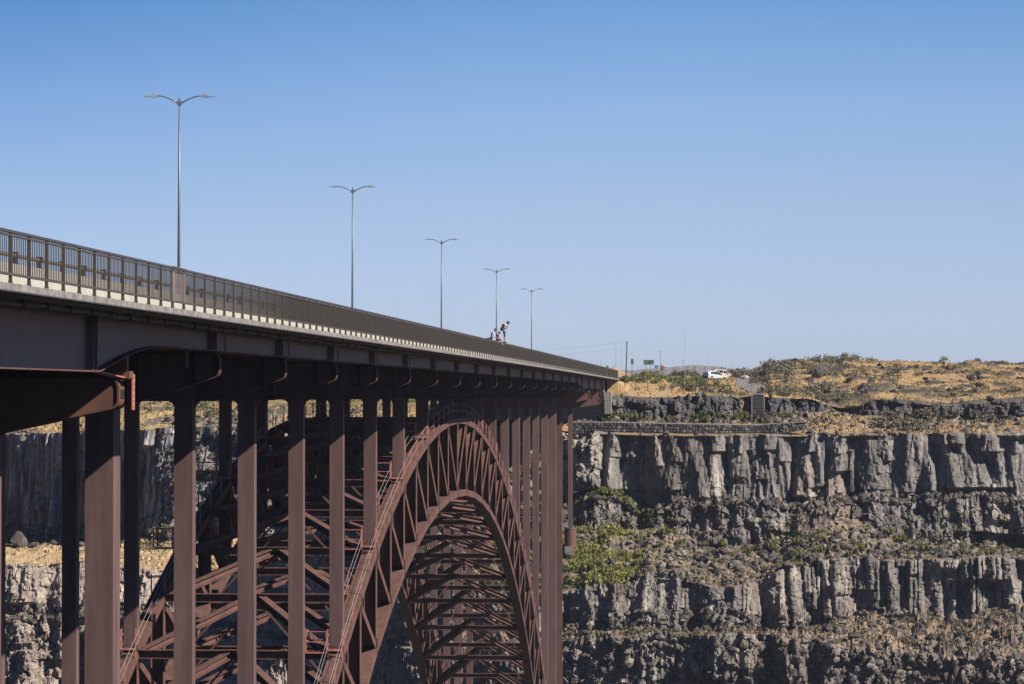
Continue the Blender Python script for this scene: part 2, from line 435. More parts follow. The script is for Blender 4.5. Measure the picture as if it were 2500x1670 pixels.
def build_wall():
    xs = np.arange(-142, 64, 0.175)
    segs = [150, 18, 70, 66, 52, 14, 100, 22, 18, 44]
    K = [knot(k, xs) for k in range(NK)]
    rows_y = []; rows_z = []; rows_s = []; rows_c = []; rows_r = []; span = []
    sacc = np.zeros_like(xs)
    for k in range(NK - 1):
        y0, z0 = K[k]; y1, z1 = K[k + 1]
        ln = np.sqrt((y1 - y0) ** 2 + (z1 - z0) ** 2)
        n = segs[k]
        for i in range(n + (1 if k == NK - 2 else 0)):
            t = i / n
            rows_y.append(y0 + (y1 - y0) * t); rows_z.append(z0 + (z1 - z0) * t)
            rows_s.append(sacc + ln * t)
            rows_c.append(np.full_like(xs, CW[k])); rows_r.append(np.full_like(xs, RUB[k])); span.append(k)
        sacc = sacc + ln
    Y = np.array(rows_y); Z = np.array(rows_z); S = np.array(rows_s); C = np.array(rows_c); RB = np.array(rows_r)
    span = np.array(span)[:, None] * np.ones_like(xs)[None, :]
    X = np.ones_like(Y) * xs[None, :]
    pxa = (1782 + X / Y * FPX)

    def band(a, b, sft=14.0):
        return np.clip((pxa - a) / sft, 0, 1) * np.clip((b - pxa) / sft, 0, 1)
    gapw = np.clip(band(1805, 1880) + band(2010, 2120, 25), 0, 1) * ((span >= 8))
    C *= 1 - .85 * gapw * (span == 9)
    lowr = band(2000, 3200, 120) * ((span == 0) | (span == 1))
    C = C * (1 - .5 * lowr); RB = np.maximum(RB, lowr)
    slope_r = band(1930, 2150, 40) * (span == 4)
    C = C * (1 - .55 * slope_r); RB = np.maximum(RB, slope_r)
    hump = band(1395, 1560, 20) * ((span == 5) | (span == 4))
    RB = np.maximum(RB, hump * .9)
    RB = np.maximum(RB, band(1290, 1478, 20) * (span == 6) * .85)
    notch = band(1345, 1430, 15) * ((span >= 3) & (span <= 5))
    # soften cliff weight across rows
    for _ in range(2):
        C[1:-1] = (C[:-2] + C[1:-1] * 2 + C[2:]) / 4
        RB[1:-1] = (RB[:-2] + RB[1:-1] * 2 + RB[2:]) / 4
    # wobble of the terrace edges and breaks between columns
    wob = (fbm(X / 9, Z * 0 + span * 0.37, 31, 3) - .5)
    Zw = (fbm(X / 5, Z / 30, 35, 3) - .5) * 2.2
    ztop_fade = np.clip((Z.max(axis=0)[None, :] - Z) / 3, 0, 1)
    Z2 = Z + Zw * np.clip(RB + .15, 0, 1) * ztop_fade * (span < 7)
    # large buttresses
    D = (fbm(X / 17, Z / 60, 3, 3) - .5) * 4.5 * np.clip(C + .25, 0, 1)
    D += np.abs(fbm(X / 7, Z / 40, 5, 2) - .5) * 2.5 * C
    wx = X + (fbm(X / 3, Z / 7, 8, 2) - .5) * 1.2
    wz = Z + (fbm(X / 4, Z / 9, 9, 2) - .5) * 2.0
    Cc = C * (1 - .45 * RB)

    def prisms(w_, h_, seed, drift):
        u = (X + (fbm(X / 9, Z / 16, seed, 2) - .5) * drift + (fbm(X / (w_ * 2.2), X * 0 + 3.3, seed + 1, 2) - .5) * w_ * 3.2) / w_
        iu = np.floor(u); f = u - iu
        t_ = Tab(seed + 2)
        hh = h_ * (.6 + .8 * t_.g(iu, iu * 0 + 1, 1))
        v = (Z + wz * .0 + t_.g(iu, iu * 0, 0) * h_ * 3 + (f - .5) * w_ * (t_.g(iu, iu * 0 + 2, 2) - .5) * 1.2) / hh
        iv = np.floor(v)
        r0 = t_.g(iu, iv + 40, 3); r2 = t_.g(iu, iv + 40, 5); r3 = t_.g(iu, iv + 40, 6)
        vf = v - iv
        rc = np.clip(t_.g(iu, iv * 0 + 5, 4) * .5 + .25 + (vf - .5) * (t_.g(iu, iv + 90, 4) - .5) * 1.1, .06, .94)
        ridge_ = np.where(f < rc, f / rc, (1 - f) / (1 - rc))
        cut = .35 + .65 * r3
        flat = np.minimum(ridge_, cut) / cut
        crack = np.maximum(np.exp(-(np.minimum(f, 1 - f) * w_ / .16) ** 2), .6 * np.exp(-(np.minimum(vf, 1 - vf) * hh / .16) ** 2))
        return r0, flat, vf, r2, crack

    def wedges(w_, h_, H_, seed, sl_lo=.25, sl_hi=1.15):
        """upper envelope of jittered, leaning, two-faced wedges: sharp ridges, sharp valleys, undercut feet"""
        t_ = Tab(seed); t2_ = Tab(seed + 1)
        Xw = X + (fbm(X / (w_ * 3), Z / (h_ * 3), seed + 5, 2) - .5) * w_ * 1.2
        iu = np.floor(Xw / w_); iv = np.floor(Z / h_)
        best = np.full(X.shape, -9e9); idr = np.zeros_like(X)
        for a_ in (-2, -1, 0, 1, 2):
            for b_ in (-2, -1, 0, 1):
                ju = iu + a_; jv = iv + b_
                g = lambda k: t_.g(ju, jv, k)
                g2 = lambda k: t2_.g(ju, jv, k)
                cx = (ju + .5 + (g(0) - .5) * .9) * w_
                z0 = (jv + (g(1) - .5) * .8) * h_
                hr = H_ * (.15 + .85 * g(2))
                zz = Z - z0
                dx = Xw - cx - (g(3) - .5) * .35 * zz
                sl = (sl_lo + (sl_hi - sl_lo) * g(4)) * H_ / w_ * 1.9
                sr = (sl_lo + (sl_hi - sl_lo) * g(5)) * H_ / w_ * 1.9
                p_ = hr - np.where(dx < 0, -dx * sl, dx * sr)
                p_ = np.minimum(p_, hr * (.55 + .4 * g(6)) + dx * (g2(0) - .5) * .5)
                p_ = p_ + np.where(zz < 0, zz * 2.6, -zz * (.02 + .30 * g2(1) ** 2) * H_ / 2.2)
                m_ = p_ > best
                best = np.where(m_, p_, best); idr = np.where(m_, g2(2), idr)
        return best, idr
    B0, t0 = wedges(4.4, 6.4, 3.1, 231)
    B1, t1 = wedges(1.9, 4.2, 1.5, 241)
    B2, t2 = wedges(.85, 1.6, .42, 251)
    D += Cc * (B0 + B1 + B2 - 1.6)
    tint_r = t0; tint_m = t1
    r0, fl1, vv, tq, ck1 = prisms(1.5, 5.5, 141, 1.2)
    D += Cc * (span == 2) * (pxa > 1900) * ((r0 - .5) * .7 + fl1 * .45 - ck1 * .35)
    r, du, dv, ed1 = cells(wx / 4.6, wz / 5.5, 42)
    D += Cc * RB * ((r[0] - .5) * 1.5 + du * (r[1] - .5) * 3.0)
    # blocky, broken rock
    r, du, dv, ed2 = cells(wx / 1.25, wz / 1.35, 43)
    D += C * RB * ((r[0] - .5) * 1.5 + du * (r[1] - .5) * 1.8 + dv * (r[2] - .3) * 1.6 - np.clip(.1 - ed2, 0, .1) * 4)
    tint_b = r[3]
    r, du, dv, ed3 = cells(X / .55, S / .75, 44)
    rough3 = ((r[0] - .5) * .42 + du * (r[1] - .5) * .7 + dv * (r[2] - .5) * .5)
    D += np.clip(C * .35 + RB * .8, 0, 1) * rough3
    r, du, dv, ed4 = cells(X / 2.6, S / 2.3, 47)
    lump = np.clip(1 - ed4 * 0, 0, 1) * (r[0] - .5) * .9
    ledge = np.clip(1 - C * 1.4, 0, 1)
    H = ledge * (np.clip(r[0] - .55, 0, 1) * 3.0 * np.clip(ed4 * 2.5, 0, 1) * RB + (fbm(X / 6, S / 6, 77, 4) - .5) * 1.6 + rough3 * .5)
    wallm = np.clip((pxa - 1385) / 10, 0, 1) * np.clip((1985 - pxa) / 15, 0, 1) * ((span == 7) | (span == 8))
    H = H * (1 - wallm) - .35 * wallm * (span == 7)
    D += (fbm(X / .9, Z / 2.4, 12, 3) - .5) * .35 * C
    D = D * (1 - wallm * .8 * (span == 7))
    D = D * (1 - notch) - 1.2 * notch * (span >= 4)
    rec = band(1490, 1600, 26) * ((span >= 4) & (span <= 6))
    D -= rec * 2.2
    D += band(1385, 1470, 22) * (span == 6) * 2.2 * np.clip((Z + 17) / 5, 0, 1)
    D -= gapw * (span == 9) * 1.6
    rec2 = band(2360, 2520, 8) * (span == 4) * np.clip((1338 - (968 - Z / Y * FPX)) / 4, 0, 1) * np.clip(((968 - Z / Y * FPX) - 1300) / 3, 0, 1)
    D -= rec2 * 3.2
    fade = np.clip((np.arange(Y.shape[0])[::-1])[:, None] / 10.0, 0, 1)
    foot = 1
    Y2 = Y - D * fade
    Z2 = Z2 + H * fade * foot
    # ---- colour (base colours of the materials, plus a lift of the left shade)
    n1 = fbm(X / 12, Z / 8, 90, 4); n2 = fbm(X / 2.2, Z / 1.6, 91, 4); st = fbm(X / .55, Z / 7, 92, 3)
    rockA = np.array([0.325, 0.305, 0.290]); rockB = np.array([0.175, 0.158, 0.158]); rockC = np.array([0.36, 0.28, 0.235]); rockD = np.array([0.60, 0.56, 0.50])

    def mix(a, b, t):
        return a * (1 - t[..., None]) + b * t[..., None]
    base = mix(rockA * np.ones(X.shape + (3,)), rockB, np.clip((tint_m - .35) * 1.4, 0, 1))
    base = mix(base, rockC, np.clip((tint_r - .62) * 2.2, 0, .75))
    base = mix(base, rockD, np.clip((st - .56) * 4.5, 0, 1) * np.clip(1 - RB * .8, 0, 1) * np.clip((n1 - .35) * 4, 0, 1))
    base = mix(base, rockB * .8, np.clip((tint_b - .5) * 1.6, 0, 1) * RB)
    base *= (0.62 + 0.62 * n2)[..., None] * (0.72 + .56 * tint_m)[..., None]
    base = mix(base, np.array([.46, .43, .385]) * (.7 + .6 * n2)[..., None], np.clip((t0 * .4 + t1 * .4 + n1 - 1.0) * 4, 0, .75) * np.clip(1.1 - RB, .2, 1))
    st2 = fbm(X / .5, Z / 5, 93, 3); st3 = fbm(X / 1.7, Z / 9, 94, 3)
    base *= (.35 + .75 * st2 + .55 * st3)[..., None]
    # upper rim lava is darker and bluer
    up = (span >= 9).astype(float)
    base = mix(base, np.array([0.105, 0.105, 0.115]) * np.ones_like(base) * (0.55 + .9 * n2)[..., None], up * .85)
    # purple-brown rubble bed under the columnar band
    pb = ((span == 5)).astype(float)
    base = mix(base, np.array([0.15, 0.105, 0.105]) * np.ones_like(base), pb * .7)
    # left lower cliffs are paler and warmer
    leftp = np.clip((-45 - X) / 15, 0, 1)
    base = mix(base, np.array([0.56, 0.46, 0.395]) * (0.6 + .8 * n2)[..., None], leftp * np.clip((-10 - Z) / 8, 0, 1) * .75)
    shade_lift = np.clip((-80 - X) / 8, 0, 1) * ((span >= 4) & (span <= 6))
    base = mix(base, np.array([.62, .60, .62]) * (np.clip(st2 * 2.6 - .75, .12, 1.4))[..., None], shade_lift * .75)  # pale streaks painted in to lift the cliff's shade and show relief
    mid = np.clip(1 - np.abs(X + 24) / 9, 0, 1) * np.clip((Z + 16) / 6, 0, 1)
    base = mix(base, rockD * 1.15 * np.ones_like(base), mid * np.clip((n1 - .35) * 4, 0, .8))
    # ledges
    dust = np.array([0.42, 0.315, 0.235]); straw = np.array([0.60, 0.38, 0.135]); grn = np.array([0.25, 0.24, 0.085]); rub = np.array([0.135, 0.12, 0.115])
    n3 = fbm(X / 5, S / 4, 95, 4); n4 = fbm(X / 1.1, S / .9, 96, 3); n5 = fbm(X / 9, S / 6, 97, 3)
    lc = mix(dust * np.ones_like(base), rub, np.clip((n4 - .42) * 5, 0, 1) * np.clip(RB + .15, 0, 1))
    gband = ((span == 3) & (X > -32) & (X < -10)).astype(float) * .9 + (span == 3) * .25 + (span == 5) * (X > -28) * (X < -14) * .9 + (span == 8) * .5
    lc = mix(lc, grn, np.clip((n3 - .48) * 6, 0, 1) * np.clip(gband * 1.3, 0, 1))
    strawm = ((span == 7) * .55 + (span == 8) * .5 + (span == 3) * (X < -62) * 1.0 + (span == 9) * .0)
    lc = mix(lc, straw * (0.8 + .4 * n4)[..., None], np.clip((n5 - .36) * 6, 0, 1) * np.clip(strawm, 0, 1))
    paleL = ((span == 3) & (X < -62)).astype(float)
    lc = mix(lc, np.array([.70, .50, .26]) * np.ones_like(base), paleL * np.clip((n4 - .1) * 3, 0, .95))
    lw = np.clip(1.25 - C * 1.7, 0, 1)
    up2 = ((span == 9) & (X < -42)).astype(float) + ((span == 8) & (X < -42)).astype(float)
    base = mix(base, lc, np.clip(lw + gapw, 0, 1))
    slope_top = np.zeros_like(Y)
    slope_top[:-1] = np.clip(((Y2[1:] - Y2[:-1]) / (np.abs(Z2[1:] - Z2[:-1]) + .05) - 1.2) / 1.5, 0, 1)
    base = mix(base, dust * .8, slope_top * C * .6)
    # left hillside above the dark recess: straw and sage
    hs = np.clip((-42 - X) / 4, 0, 1) * ((span >= 7))
    hc = mix(np.array([.60, .43, .22]) * np.ones_like(base), np.array([.27, .23, .17]) * np.ones_like(base), np.clip((n3 - .47) * 8, 0, 1))
    base = mix(base, hc, hs * .9)
    # grey talus tongue
    tg = np.clip(1 - np.abs(X + 80 ) / 9, 0, 1) * ((span >= 4) & (span < 9))
    base = mix(base, np.array([.30, .29, .27]) * (0.35 + 1.3 * n4)[..., None], np.clip(tg * 2, 0, .85))
    base = np.clip(base * 1.0, .01, .85)
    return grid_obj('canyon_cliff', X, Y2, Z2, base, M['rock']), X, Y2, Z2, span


def grid_obj(name, X, Y, Z, colr, material, parent=None):
    nr, nc = X.shape
    me = bpy.data.meshes.new(name)
    co = np.stack([X, Y, Z], -1).reshape(-1, 3).astype(np.float32)
    idx = np.arange(nr * nc).reshape(nr, nc)
    q = np.stack([idx[:-1, :-1], idx[:-1, 1:], idx[1:, 1:], idx[1:, :-1]], -1).reshape(-1, 4)
    me.vertices.add(len(co)); me.vertices.foreach_set('co', co.ravel())
    me.loops.add(q.size); me.loops.foreach_set('vertex_index', q.ravel().astype(np.int32))
    me.polygons.add(len(q)); me.polygons.foreach_set('loop_start', np.arange(0, q.size, 4, dtype=np.int32))
    try: me.polygons.foreach_set('loop_total', np.full(len(q), 4, dtype=np.int32))
    except Exception: pass
    me.update(calc_edges=True)
    me.polygons.foreach_set('use_smooth', np.zeros(len(q), dtype=bool))
    if colr is not None:
        at = me.color_attributes.new('tint', 'FLOAT_COLOR', 'POINT')
        c4 = np.concatenate([colr.reshape(-1, 3), np.ones((nr * nc, 1))], 1).astype(np.float32)
        at.data.foreach_set('color', c4.ravel())
    me.materials.append(material)
    return link(name, me, parent)


def tri_obj(name, V, colr, material, parent=None):
    """V: (n,3,3) loose triangles, colr (n,3)"""
    n = len(V)
    me = bpy.data.meshes.new(name)
    me.vertices.add(n * 3); me.vertices.foreach_set('co', V.reshape(-1).astype(np.float32))
    me.loops.add(n * 3); me.loops.foreach_set('vertex_index', np.arange(n * 3, dtype=np.int32))
    me.polygons.add(n); me.polygons.foreach_set('loop_start', np.arange(0, n * 3, 3, dtype=np.int32))
    try: me.polygons.foreach_set('loop_total', np.full(n, 3, dtype=np.int32))
    except Exception: pass
    me.update(calc_edges=True)
    at = me.color_attributes.new('tint', 'FLOAT_COLOR', 'POINT')
    c4 = np.concatenate([np.repeat(colr, 3, 0), np.ones((n * 3, 1))], 1).astype(np.float32)
    at.data.foreach_set('color', c4.ravel())
    me.materials.append(material)
    return link(name, me, parent)


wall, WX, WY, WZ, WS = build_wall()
tag(wall, 'layered basalt canyon wall of grey columnar cliffs', None, None, 'structure')

# ---- plateau above the rim
SKX = np.array([-400, 600, 1300, 1400, 1500, 1560, 1640, 1700, 1760, 1800, 1840, 1870, 1950, 2050, 2150, 2300, 2400, 2500, 2900], float)
SKY = np.array([908, 908, 910, 915, 919, 920, 919, 917, 919, 914, 901, 890, 882, 881, 884, 889, 893, 894, 896], float)
YC = 640.0


def ground_z(X, Y):
    X = np.asarray(X, float); Y = np.asarray(Y, float)
    y10, z10 = knot(10, X)
    yc = np.maximum(YC, y10 + 60)
    Xc = X * YC / np.maximum(Y, 480) if False else X
    py = np.interp(1782 + X / 640 * FPX, SKX, SKY)
    zc = (968 - py) * yc / FPX
    t = np.clip((Y - y10) / (yc - y10), 0, 1)
    t2 = t * .75 + .25 * (t * t * (3 - 2 * t))
    z = z10 + (zc - z10) * t2
    z = z + (fbm(X / 22, Y / 22, 200, 4) - .5) * 1.1 * np.clip(t * 5, 0, 1) * np.clip((X + 10) / 20, .35, 1)
    z = z + (fbm(X / 3.0, Y / 5.0, 210, 3) - .5) * .5 * np.clip(t * 12, 0, 1)
    r, du, dv, ed = cells(X / 5, Y / 9, 215)
    z = z + np.clip(r[0] - .72, 0, 1) * 3.2 * np.clip(ed * 3, 0, 1) * np.clip(t * 5, 0, 1) * np.clip((X - 6) / 8, 0, 1)
    z = z - np.clip(Y - yc - 15, 0, 130) * 0.03
    bk = np.clip((X + 17.3) / 1.5, 0, 1) * np.clip((-3 - X) / 9, 0, 1)
    zb_ = z10 + (3.05 - z10) * np.clip((Y - y10) / 34.0, 0, 1) ** .8
    z = z + (np.maximum(z, zb_ + (z - z10) * .12) - z) * bk * np.clip((600 - Y) / 40, 0, 1)
    # the gravel path and the parking place are graded
    px = 1782 + X / np.maximum(Y, 400) * FPX
    lo = np.interp(Y, [492, 506, 534, 563, 585, 600, 630], [1844, 1842, 1818, 1796, 1740, 1690, 1690]); hi = np.interp(Y, [492, 563, 611], [1862, 1860, 1845])
    wgt = np.clip(1 - np.maximum(lo - px, px - hi) / 22.0, 0, 1) * np.clip((652 - Y) / 15, 0, 1)
    zp = np.interp(Y, [480, 492, 530, 560, 600, 640], [.1, .25, .95, 1.7, 3.05, 4.0])
    z = z * (1 - wgt) + zp * wgt
    # a low rise further back on the left
    rise = np.clip(1 - np.abs(Y - 900) / 120, 0, 1) * np.clip((1650 - px) / 150, 0, 1)
    z = np.where(rise > 0, z + (np.maximum(z, 8.1) - z) * rise, z)
    # road cutting
    c = np.clip((np.abs(X + 28.9) - 11.9) / 1.6, 0, 1)
    road_z = np.where(Y < 498.5, np.minimum(z, .3), 2.38)
    z = np.where(Y < 780, road_z * (1 - c) + z * c, z)
    # path graded
    return z


def build_plateau():
    xs = np.concatenate([np.arange(-150, -75, 1.2), np.arange(-75, 75, 0.4), np.arange(75, 240, 3)])
    d = np.concatenate([np.arange(0, 30, .45), np.arange(30, 170, .8), np.arange(170, 520, 4)])
    y10, z10 = knot(10, xs)
    X = np.ones((len(d), 1)) * xs[None, :]
    Y = y10[None, :] + d[:, None]
    Z = ground_z(X, Y)
    Z[0] = z10 - .0
    n1 = fbm(X / 9, Y / 14, 300, 4); n2 = fbm(X / 1.4, Y / 2.5, 301, 4); n3 = fbm(X / 5, Y / 9, 303, 4)
    straw = np.array([0.64, 0.44, 0.215]); dust = np.array([0.50, 0.38, 0.26]); rock = np.array([0.095, 0.082, 0.078]); grn = np.array([0.14, 0.155, 0.045]); sg = np.array([0.17, 0.15, 0.10])

    def mix(a, b, t):
        return a * (1 - t[..., None]) + b * t[..., None]
    c = mix(straw * np.ones(X.shape + (3,)), dust, np.clip((n2 - .5) * 4, 0, .8))
    c = mix(c, sg, np.clip((n1 - .53) * 8, 0, .8))
    r, du, dv, ed = cells(X / 5, Y / 9, 215)
    c = mix(c, rock, np.clip((r[0] - .72) * 9, 0, 1) * np.clip(ed * 5, 0, 1) * np.clip((n2 - .3) * 5, 0, 1) * (X > 4))
    c = mix(c, rock, np.clip((n3 - .62) * 12, 0, .9) * (X > 4))
    px = 1782 + X / Y * FPX
    gr = np.clip((1760 - px) / 60, 0, 1) * np.clip((Y - 520) / 30, 0, 1) * np.clip((n1 - .25) * 4, 0, 1)
    c = mix(c, grn, np.clip(gr, 0, .85))
    c = mix(c, np.array([.55, .38, .26]), (Y > 720).astype(float) * .7)
    c *= (0.8 + .4 * n2)[..., None]
    g = grid_obj('plateau_ground', X, Y, Z, c, M['soil'])
    tag(g, 'dry golden plateau above the canyon rim', None, None, 'structure')


build_plateau()

# far plain, distant ridge, canyon floor and river, near rim
mb = MB()
mb.v = [(-9000, 900, 1.0), (9000, 900, 1.0), (12000, 14000, 2), (-12000, 14000, 2)]; mb.f = [(0, 1, 2, 3)]
tag(mb.build('far_plain', M['hill']), None, None, None, 'structure')


def ridge(name, dist, pxs, pys, seed, rough):
    xs = np.linspace(pxs[0], pxs[-1], 260)
    py = np.interp(xs, pxs, pys) + (fbm(xs / 18, xs * 0, seed, 4) - .5) * rough
    rows = 14
    V = []
    for r_ in range(rows):
        t = r_ / (rows - 1)
        y = dist - 900 * (1 - t)
        X = XofPx(xs, dist)
        z = (968 - py) * dist / FPX
        zz = z * (t ** .7) + 2 * (1 - t) + (fbm(xs / 9, xs * 0 + t * 6, seed + 9, 3) - .5) * 9 * (t > 0) * (t < 1)
        V.append(np.stack([X, np.full_like(X, y), zz], -1))
    V = np.array(V)
    back = V[-1].copy(); back[:, 1] += 700; back[:, 2] = 0
    V = np.concatenate([V, back[None]], 0)
    c = np.ones(V.shape) * np.array([0.26, 0.19, 0.16])
    o = grid_obj(name, V[..., 0], V[..., 1], V[..., 2], c, M['soil'])
    return tag(o, None, None, None, 'structure')


ridge('distant_hill', 7000, [1100, 1400, 1560, 1620, 1690, 1740, 1790, 1900, 2600], [906, 905, 903, 897, 892, 893, 900, 905, 905], 400, 3)

fl = MB()
fl.v = [(-2500, 15, -145), (2500, 15, -145), (2500, 470, -145), (-2500, 470, -145)]; fl.f = [(0, 1, 2, 3)]
flo = fl.build('canyon_floor', mat('floor_ground', (0.12, 0.10, 0.075), 0.95, 0.3, 0.05)); tag(flo, None, None, None, 'structure')
rv = MB()
rv.v = [(-2500, 200, -144.9), (2500, 200, -144.9), (2500, 290, -144.9), (-2500, 290, -144.9)]; rv.f = [(0, 1, 2, 3)]
tag(rv.build('river', M['water']), None, None, None, 'structure')


def coarse(name, xs, prof):
    X = np.ones((len(prof), 1)) * xs[None, :]
    P = np.array(prof, float)
    Y = P[:, 0][:, None] + (fbm(X / 30, P[:, 1][:, None] / 20 + X * 0, 500, 3) - .5) * 8
    Z = P[:, 1][:, None] + X * 0
    c = np.ones(X.shape + (3,)) * np.array([.13, .115, .095])
    return tag(grid_obj(name, X, Y, Z, c, M['rock']), None, None, None, 'structure')


coarse('canyon_lower_slope', np.arange(-1200, 1201, 12.), [(330, -145), (380, -118), (400, -85), (430, -80), (446, -58)] )
for nm, xs in (('canyon_cliff_west', np.arange(-1200, -138, 9.)), ('canyon_cliff_east', np.arange(63.0, 1200, 9.))):
    if nm.endswith('west'):
        xs[-1] = -140
    coarse(nm, xs, [(470, -62), (486, -28), (500, -24), (505, -4), (530, 0), (1000, 3)] if xs[0] < 0 else [(447, -62), (458, -24), (470, -20), (476, -5), (488, 0), (1000, 6)])
nr_ = coarse('near_rim', np.arange(-300, 301, 6.), [(-600, -1.75), (8, -1.75), (12, -3), (14, -40), (20, -90), (40, -145)])

# ------------------------------------------------------------------ the bridge
XC = -28.95
RIB = 6.05


def Yn(n): return 119.6 + 17.88 * n


def dz(Y): return 0.10 - 0.11 * ((Y - 290) / 215.0) ** 2      # the deck's crest


def dzb(Y): return dz(Y) - 0.10


bridge = empty('bridge', (XC, 41, 0), 'long brown steel truss arch bridge crossing the canyon', 'bridge')
bridge.location = (0, 0, 0)


def P(mb, name, m, parent=bridge, smooth=False):
    return mb.build(name, M[m], parent, smooth)


Y0, Y1 = 41.0, 498.0
ys = [41, 80, 120, 160, 200, 240, 290, 340, 380, 420, 460, 498]


def along(x0, x1, z0, z1, a=Y0, b=Y1, step=None):
    """box following the deck's gentle crest"""
    m = MB()
    seg = [a] + [y for y in ys if a < y < b] + [b]
    for i in range(len(seg) - 1):
        p, q = seg[i], seg[i + 1]
        m.quadbox([(x0, p, z0 + dz(p)), (x1, p, z0 + dz(p)), (x1, q, z0 + dz(q)), (x0, q, z0 + dz(q)),
                   (x0, p, z1 + dz(p)), (x1, p, z1 + dz(p)), (x1, q, z1 + dz(q)), (x0, q, z1 + dz(q))])
    return m


XE = -16.8
XW = 2 * XC - XE
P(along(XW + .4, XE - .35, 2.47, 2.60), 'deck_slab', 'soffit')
# edge kerb in short cast lengths, each slightly different
edge = MB()
y = Y0
rr = random.Random(3)
while y < Y1 - .1:
    q = min(y + 2.05, Y1)
    j = rr.uniform(-.012, .012)
    edge.box(XE - .352, XE + j, y + .012, q - .012, 2.50 + dz(y), 2.665 + dz(y) + j * .5)
    y = q
P(edge, 'edge_kerb', 'conc')
P(along(XE - .06, XE + .02, 2.463, 2.495), 'drip_strip', 'railcap')
P(along(XW, XW + .4, 2.45, 2.66), 'edge_kerb', 'conc')
P(along(XW + 1.9, XE - 1.9, 2.604, 2.62), 'roadway', 'asphalt')
P(along(XE - 1.85, XE - .352, 2.604, 2.64), 'sidewalk', 'conc')
P(along(XW + .4, XW + 1.85, 2.604, 2.64), 'sidewalk', 'conc')
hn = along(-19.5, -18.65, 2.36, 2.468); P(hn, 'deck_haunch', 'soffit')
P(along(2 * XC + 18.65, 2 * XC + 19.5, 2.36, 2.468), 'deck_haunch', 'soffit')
# conduit under the overhang
cd = MB()
pts = []
yy = Y0
while yy < 480:
    pts.append((-18.1, yy, 2.375 + dz(yy) + .022 * math.sin(yy * .9) + .015 * math.sin(yy * .37))); yy += 1.5
cd.tube(pts, .065, 8)
for k in range(0, len(pts), 2):
    p_ = pts[k]; cd.box(-18.2, -18.0, p_[1] - .03, p_[1] + .03, p_[2] - .08, 2.47 + dz(p_[1]))
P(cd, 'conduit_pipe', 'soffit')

# girders: deep at both ends, shallow over the arch with curved transitions
XG = -19.0


def gz(Y):
    def arc(t):
        t = min(max(t, 0), 1)
        return math.sin(t * math.pi / 2)
    if Y < 97: return .86
    if Y < 108.5: return .86 + .89 * arc((Y - 97) / 11.5)
    if Y < 403: return 1.75
    if Y < 418: return 1.75 - .62 * (1 - math.cos(min(1, (Y - 403) / 15) * math.pi / 2))
    return 1.13


for side_, x_ in ((1, XG), (-1, 2 * XC - XG)):
    gY = [41, 60, 80, 97] + [97 + 11.5 * i / 12 for i in range(1, 13)] + [120, 160, 200, 240, 290, 340, 380, 403] + [403 + 15 * i / 10 for i in range(1, 11)] + [450, 484]
    web = MB(); fla = MB()
    for i in range(len(gY) - 1):
        a, b = gY[i], gY[i + 1]
        web.quadbox([(x_ - .012, a, gz(a) + dzb(a)), (x_ + .012, a, gz(a) + dzb(a)), (x_ + .012, b, gz(b) + dzb(b)), (x_ - .012, b, gz(b) + dzb(b)),
                     (x_ - .012, a, 2.36 + dz(a)), (x_ + .012, a, 2.36 + dz(a)), (x_ + .012, b, 2.36 + dz(b)), (x_ - .012, b, 2.36 + dz(b))])
        fla.beam((x_, a, gz(a) + dzb(a) - .02), (x_, b, gz(b) + dzb(b) - .02), .5, .045)
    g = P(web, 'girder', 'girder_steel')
    P(fla, 'flange', 'arch_steel', g)
    # stiffener pairs at each panel point and splice plates beside them
    base = MB(); base.box(x_ + .013 if side_ > 0 else x_ - .24, x_ + .24 if side_ > 0 else x_ - .013, -.02, .02, 0, .66)
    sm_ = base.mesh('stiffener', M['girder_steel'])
    sp = MB()
    for k in range(9):
        for c in (-.1, .1):
            xx = x_ + .04 * side_
            sp.box(xx - .03, xx + .03, c - .025, c + .025, .06 + k * .058, .06 + k * .058 + .03)
    spm = sp.mesh('bolt_row', M['dark'])
    tall = MB(); tall.box(x_ + .013 if side_ > 0 else x_ - .24, x_ + .24 if side_ > 0 else x_ - .013, -.02, .02, 0, 1.46)
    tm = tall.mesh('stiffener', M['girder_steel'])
    for n in range(0, 17):
        Yb = Yn(n) - 1.0
        if side_ < 0 and n % 2: continue
        o = link('stiffener', sm_, g, (0, Yb, 1.775 + dzb(Yb)))
        o = link('stiffener', sm_, g, (0, Yb + .75, 1.775 + dzb(Yb)))
        if side_ > 0:
            o = link('bolt_row', spm, g, (0, Yb + 4.0, 1.775 + dzb(Yb))); o['kind'] = 'stuff'
    for Yb in (62, 79, 96.0, 96.6, 420, 441, 460.0):
        z0 = gz(Yb) + dzb(Yb) + .01
        o = link('stiffener', tm, g, (0, Yb, z0)); o.scale = (1, 1, (2.355 + dz(Yb) - z0) / 1.46)
for k, xi in enumerate((-24.0, -28.95, -33.9)):
    st_ = MB()
    st_.beam((xi, 41, 2.05), (xi, 484, 2.05), .02, .80)
    st_.beam((xi, 41, 1.74), (xi, 484, 1.74), .3, .03)
    P(st_, 'stringer', 'steel')


# cross beams with rounded cantilever brackets
def arcpts(cx, cz, r, a0, a1, n=5):
    return [(cx + r * math.cos(R(a0 + (a1 - a0) * i / n)), cz + r * math.sin(R(a0 + (a1 - a0) * i / n))) for i in range(n + 1)]


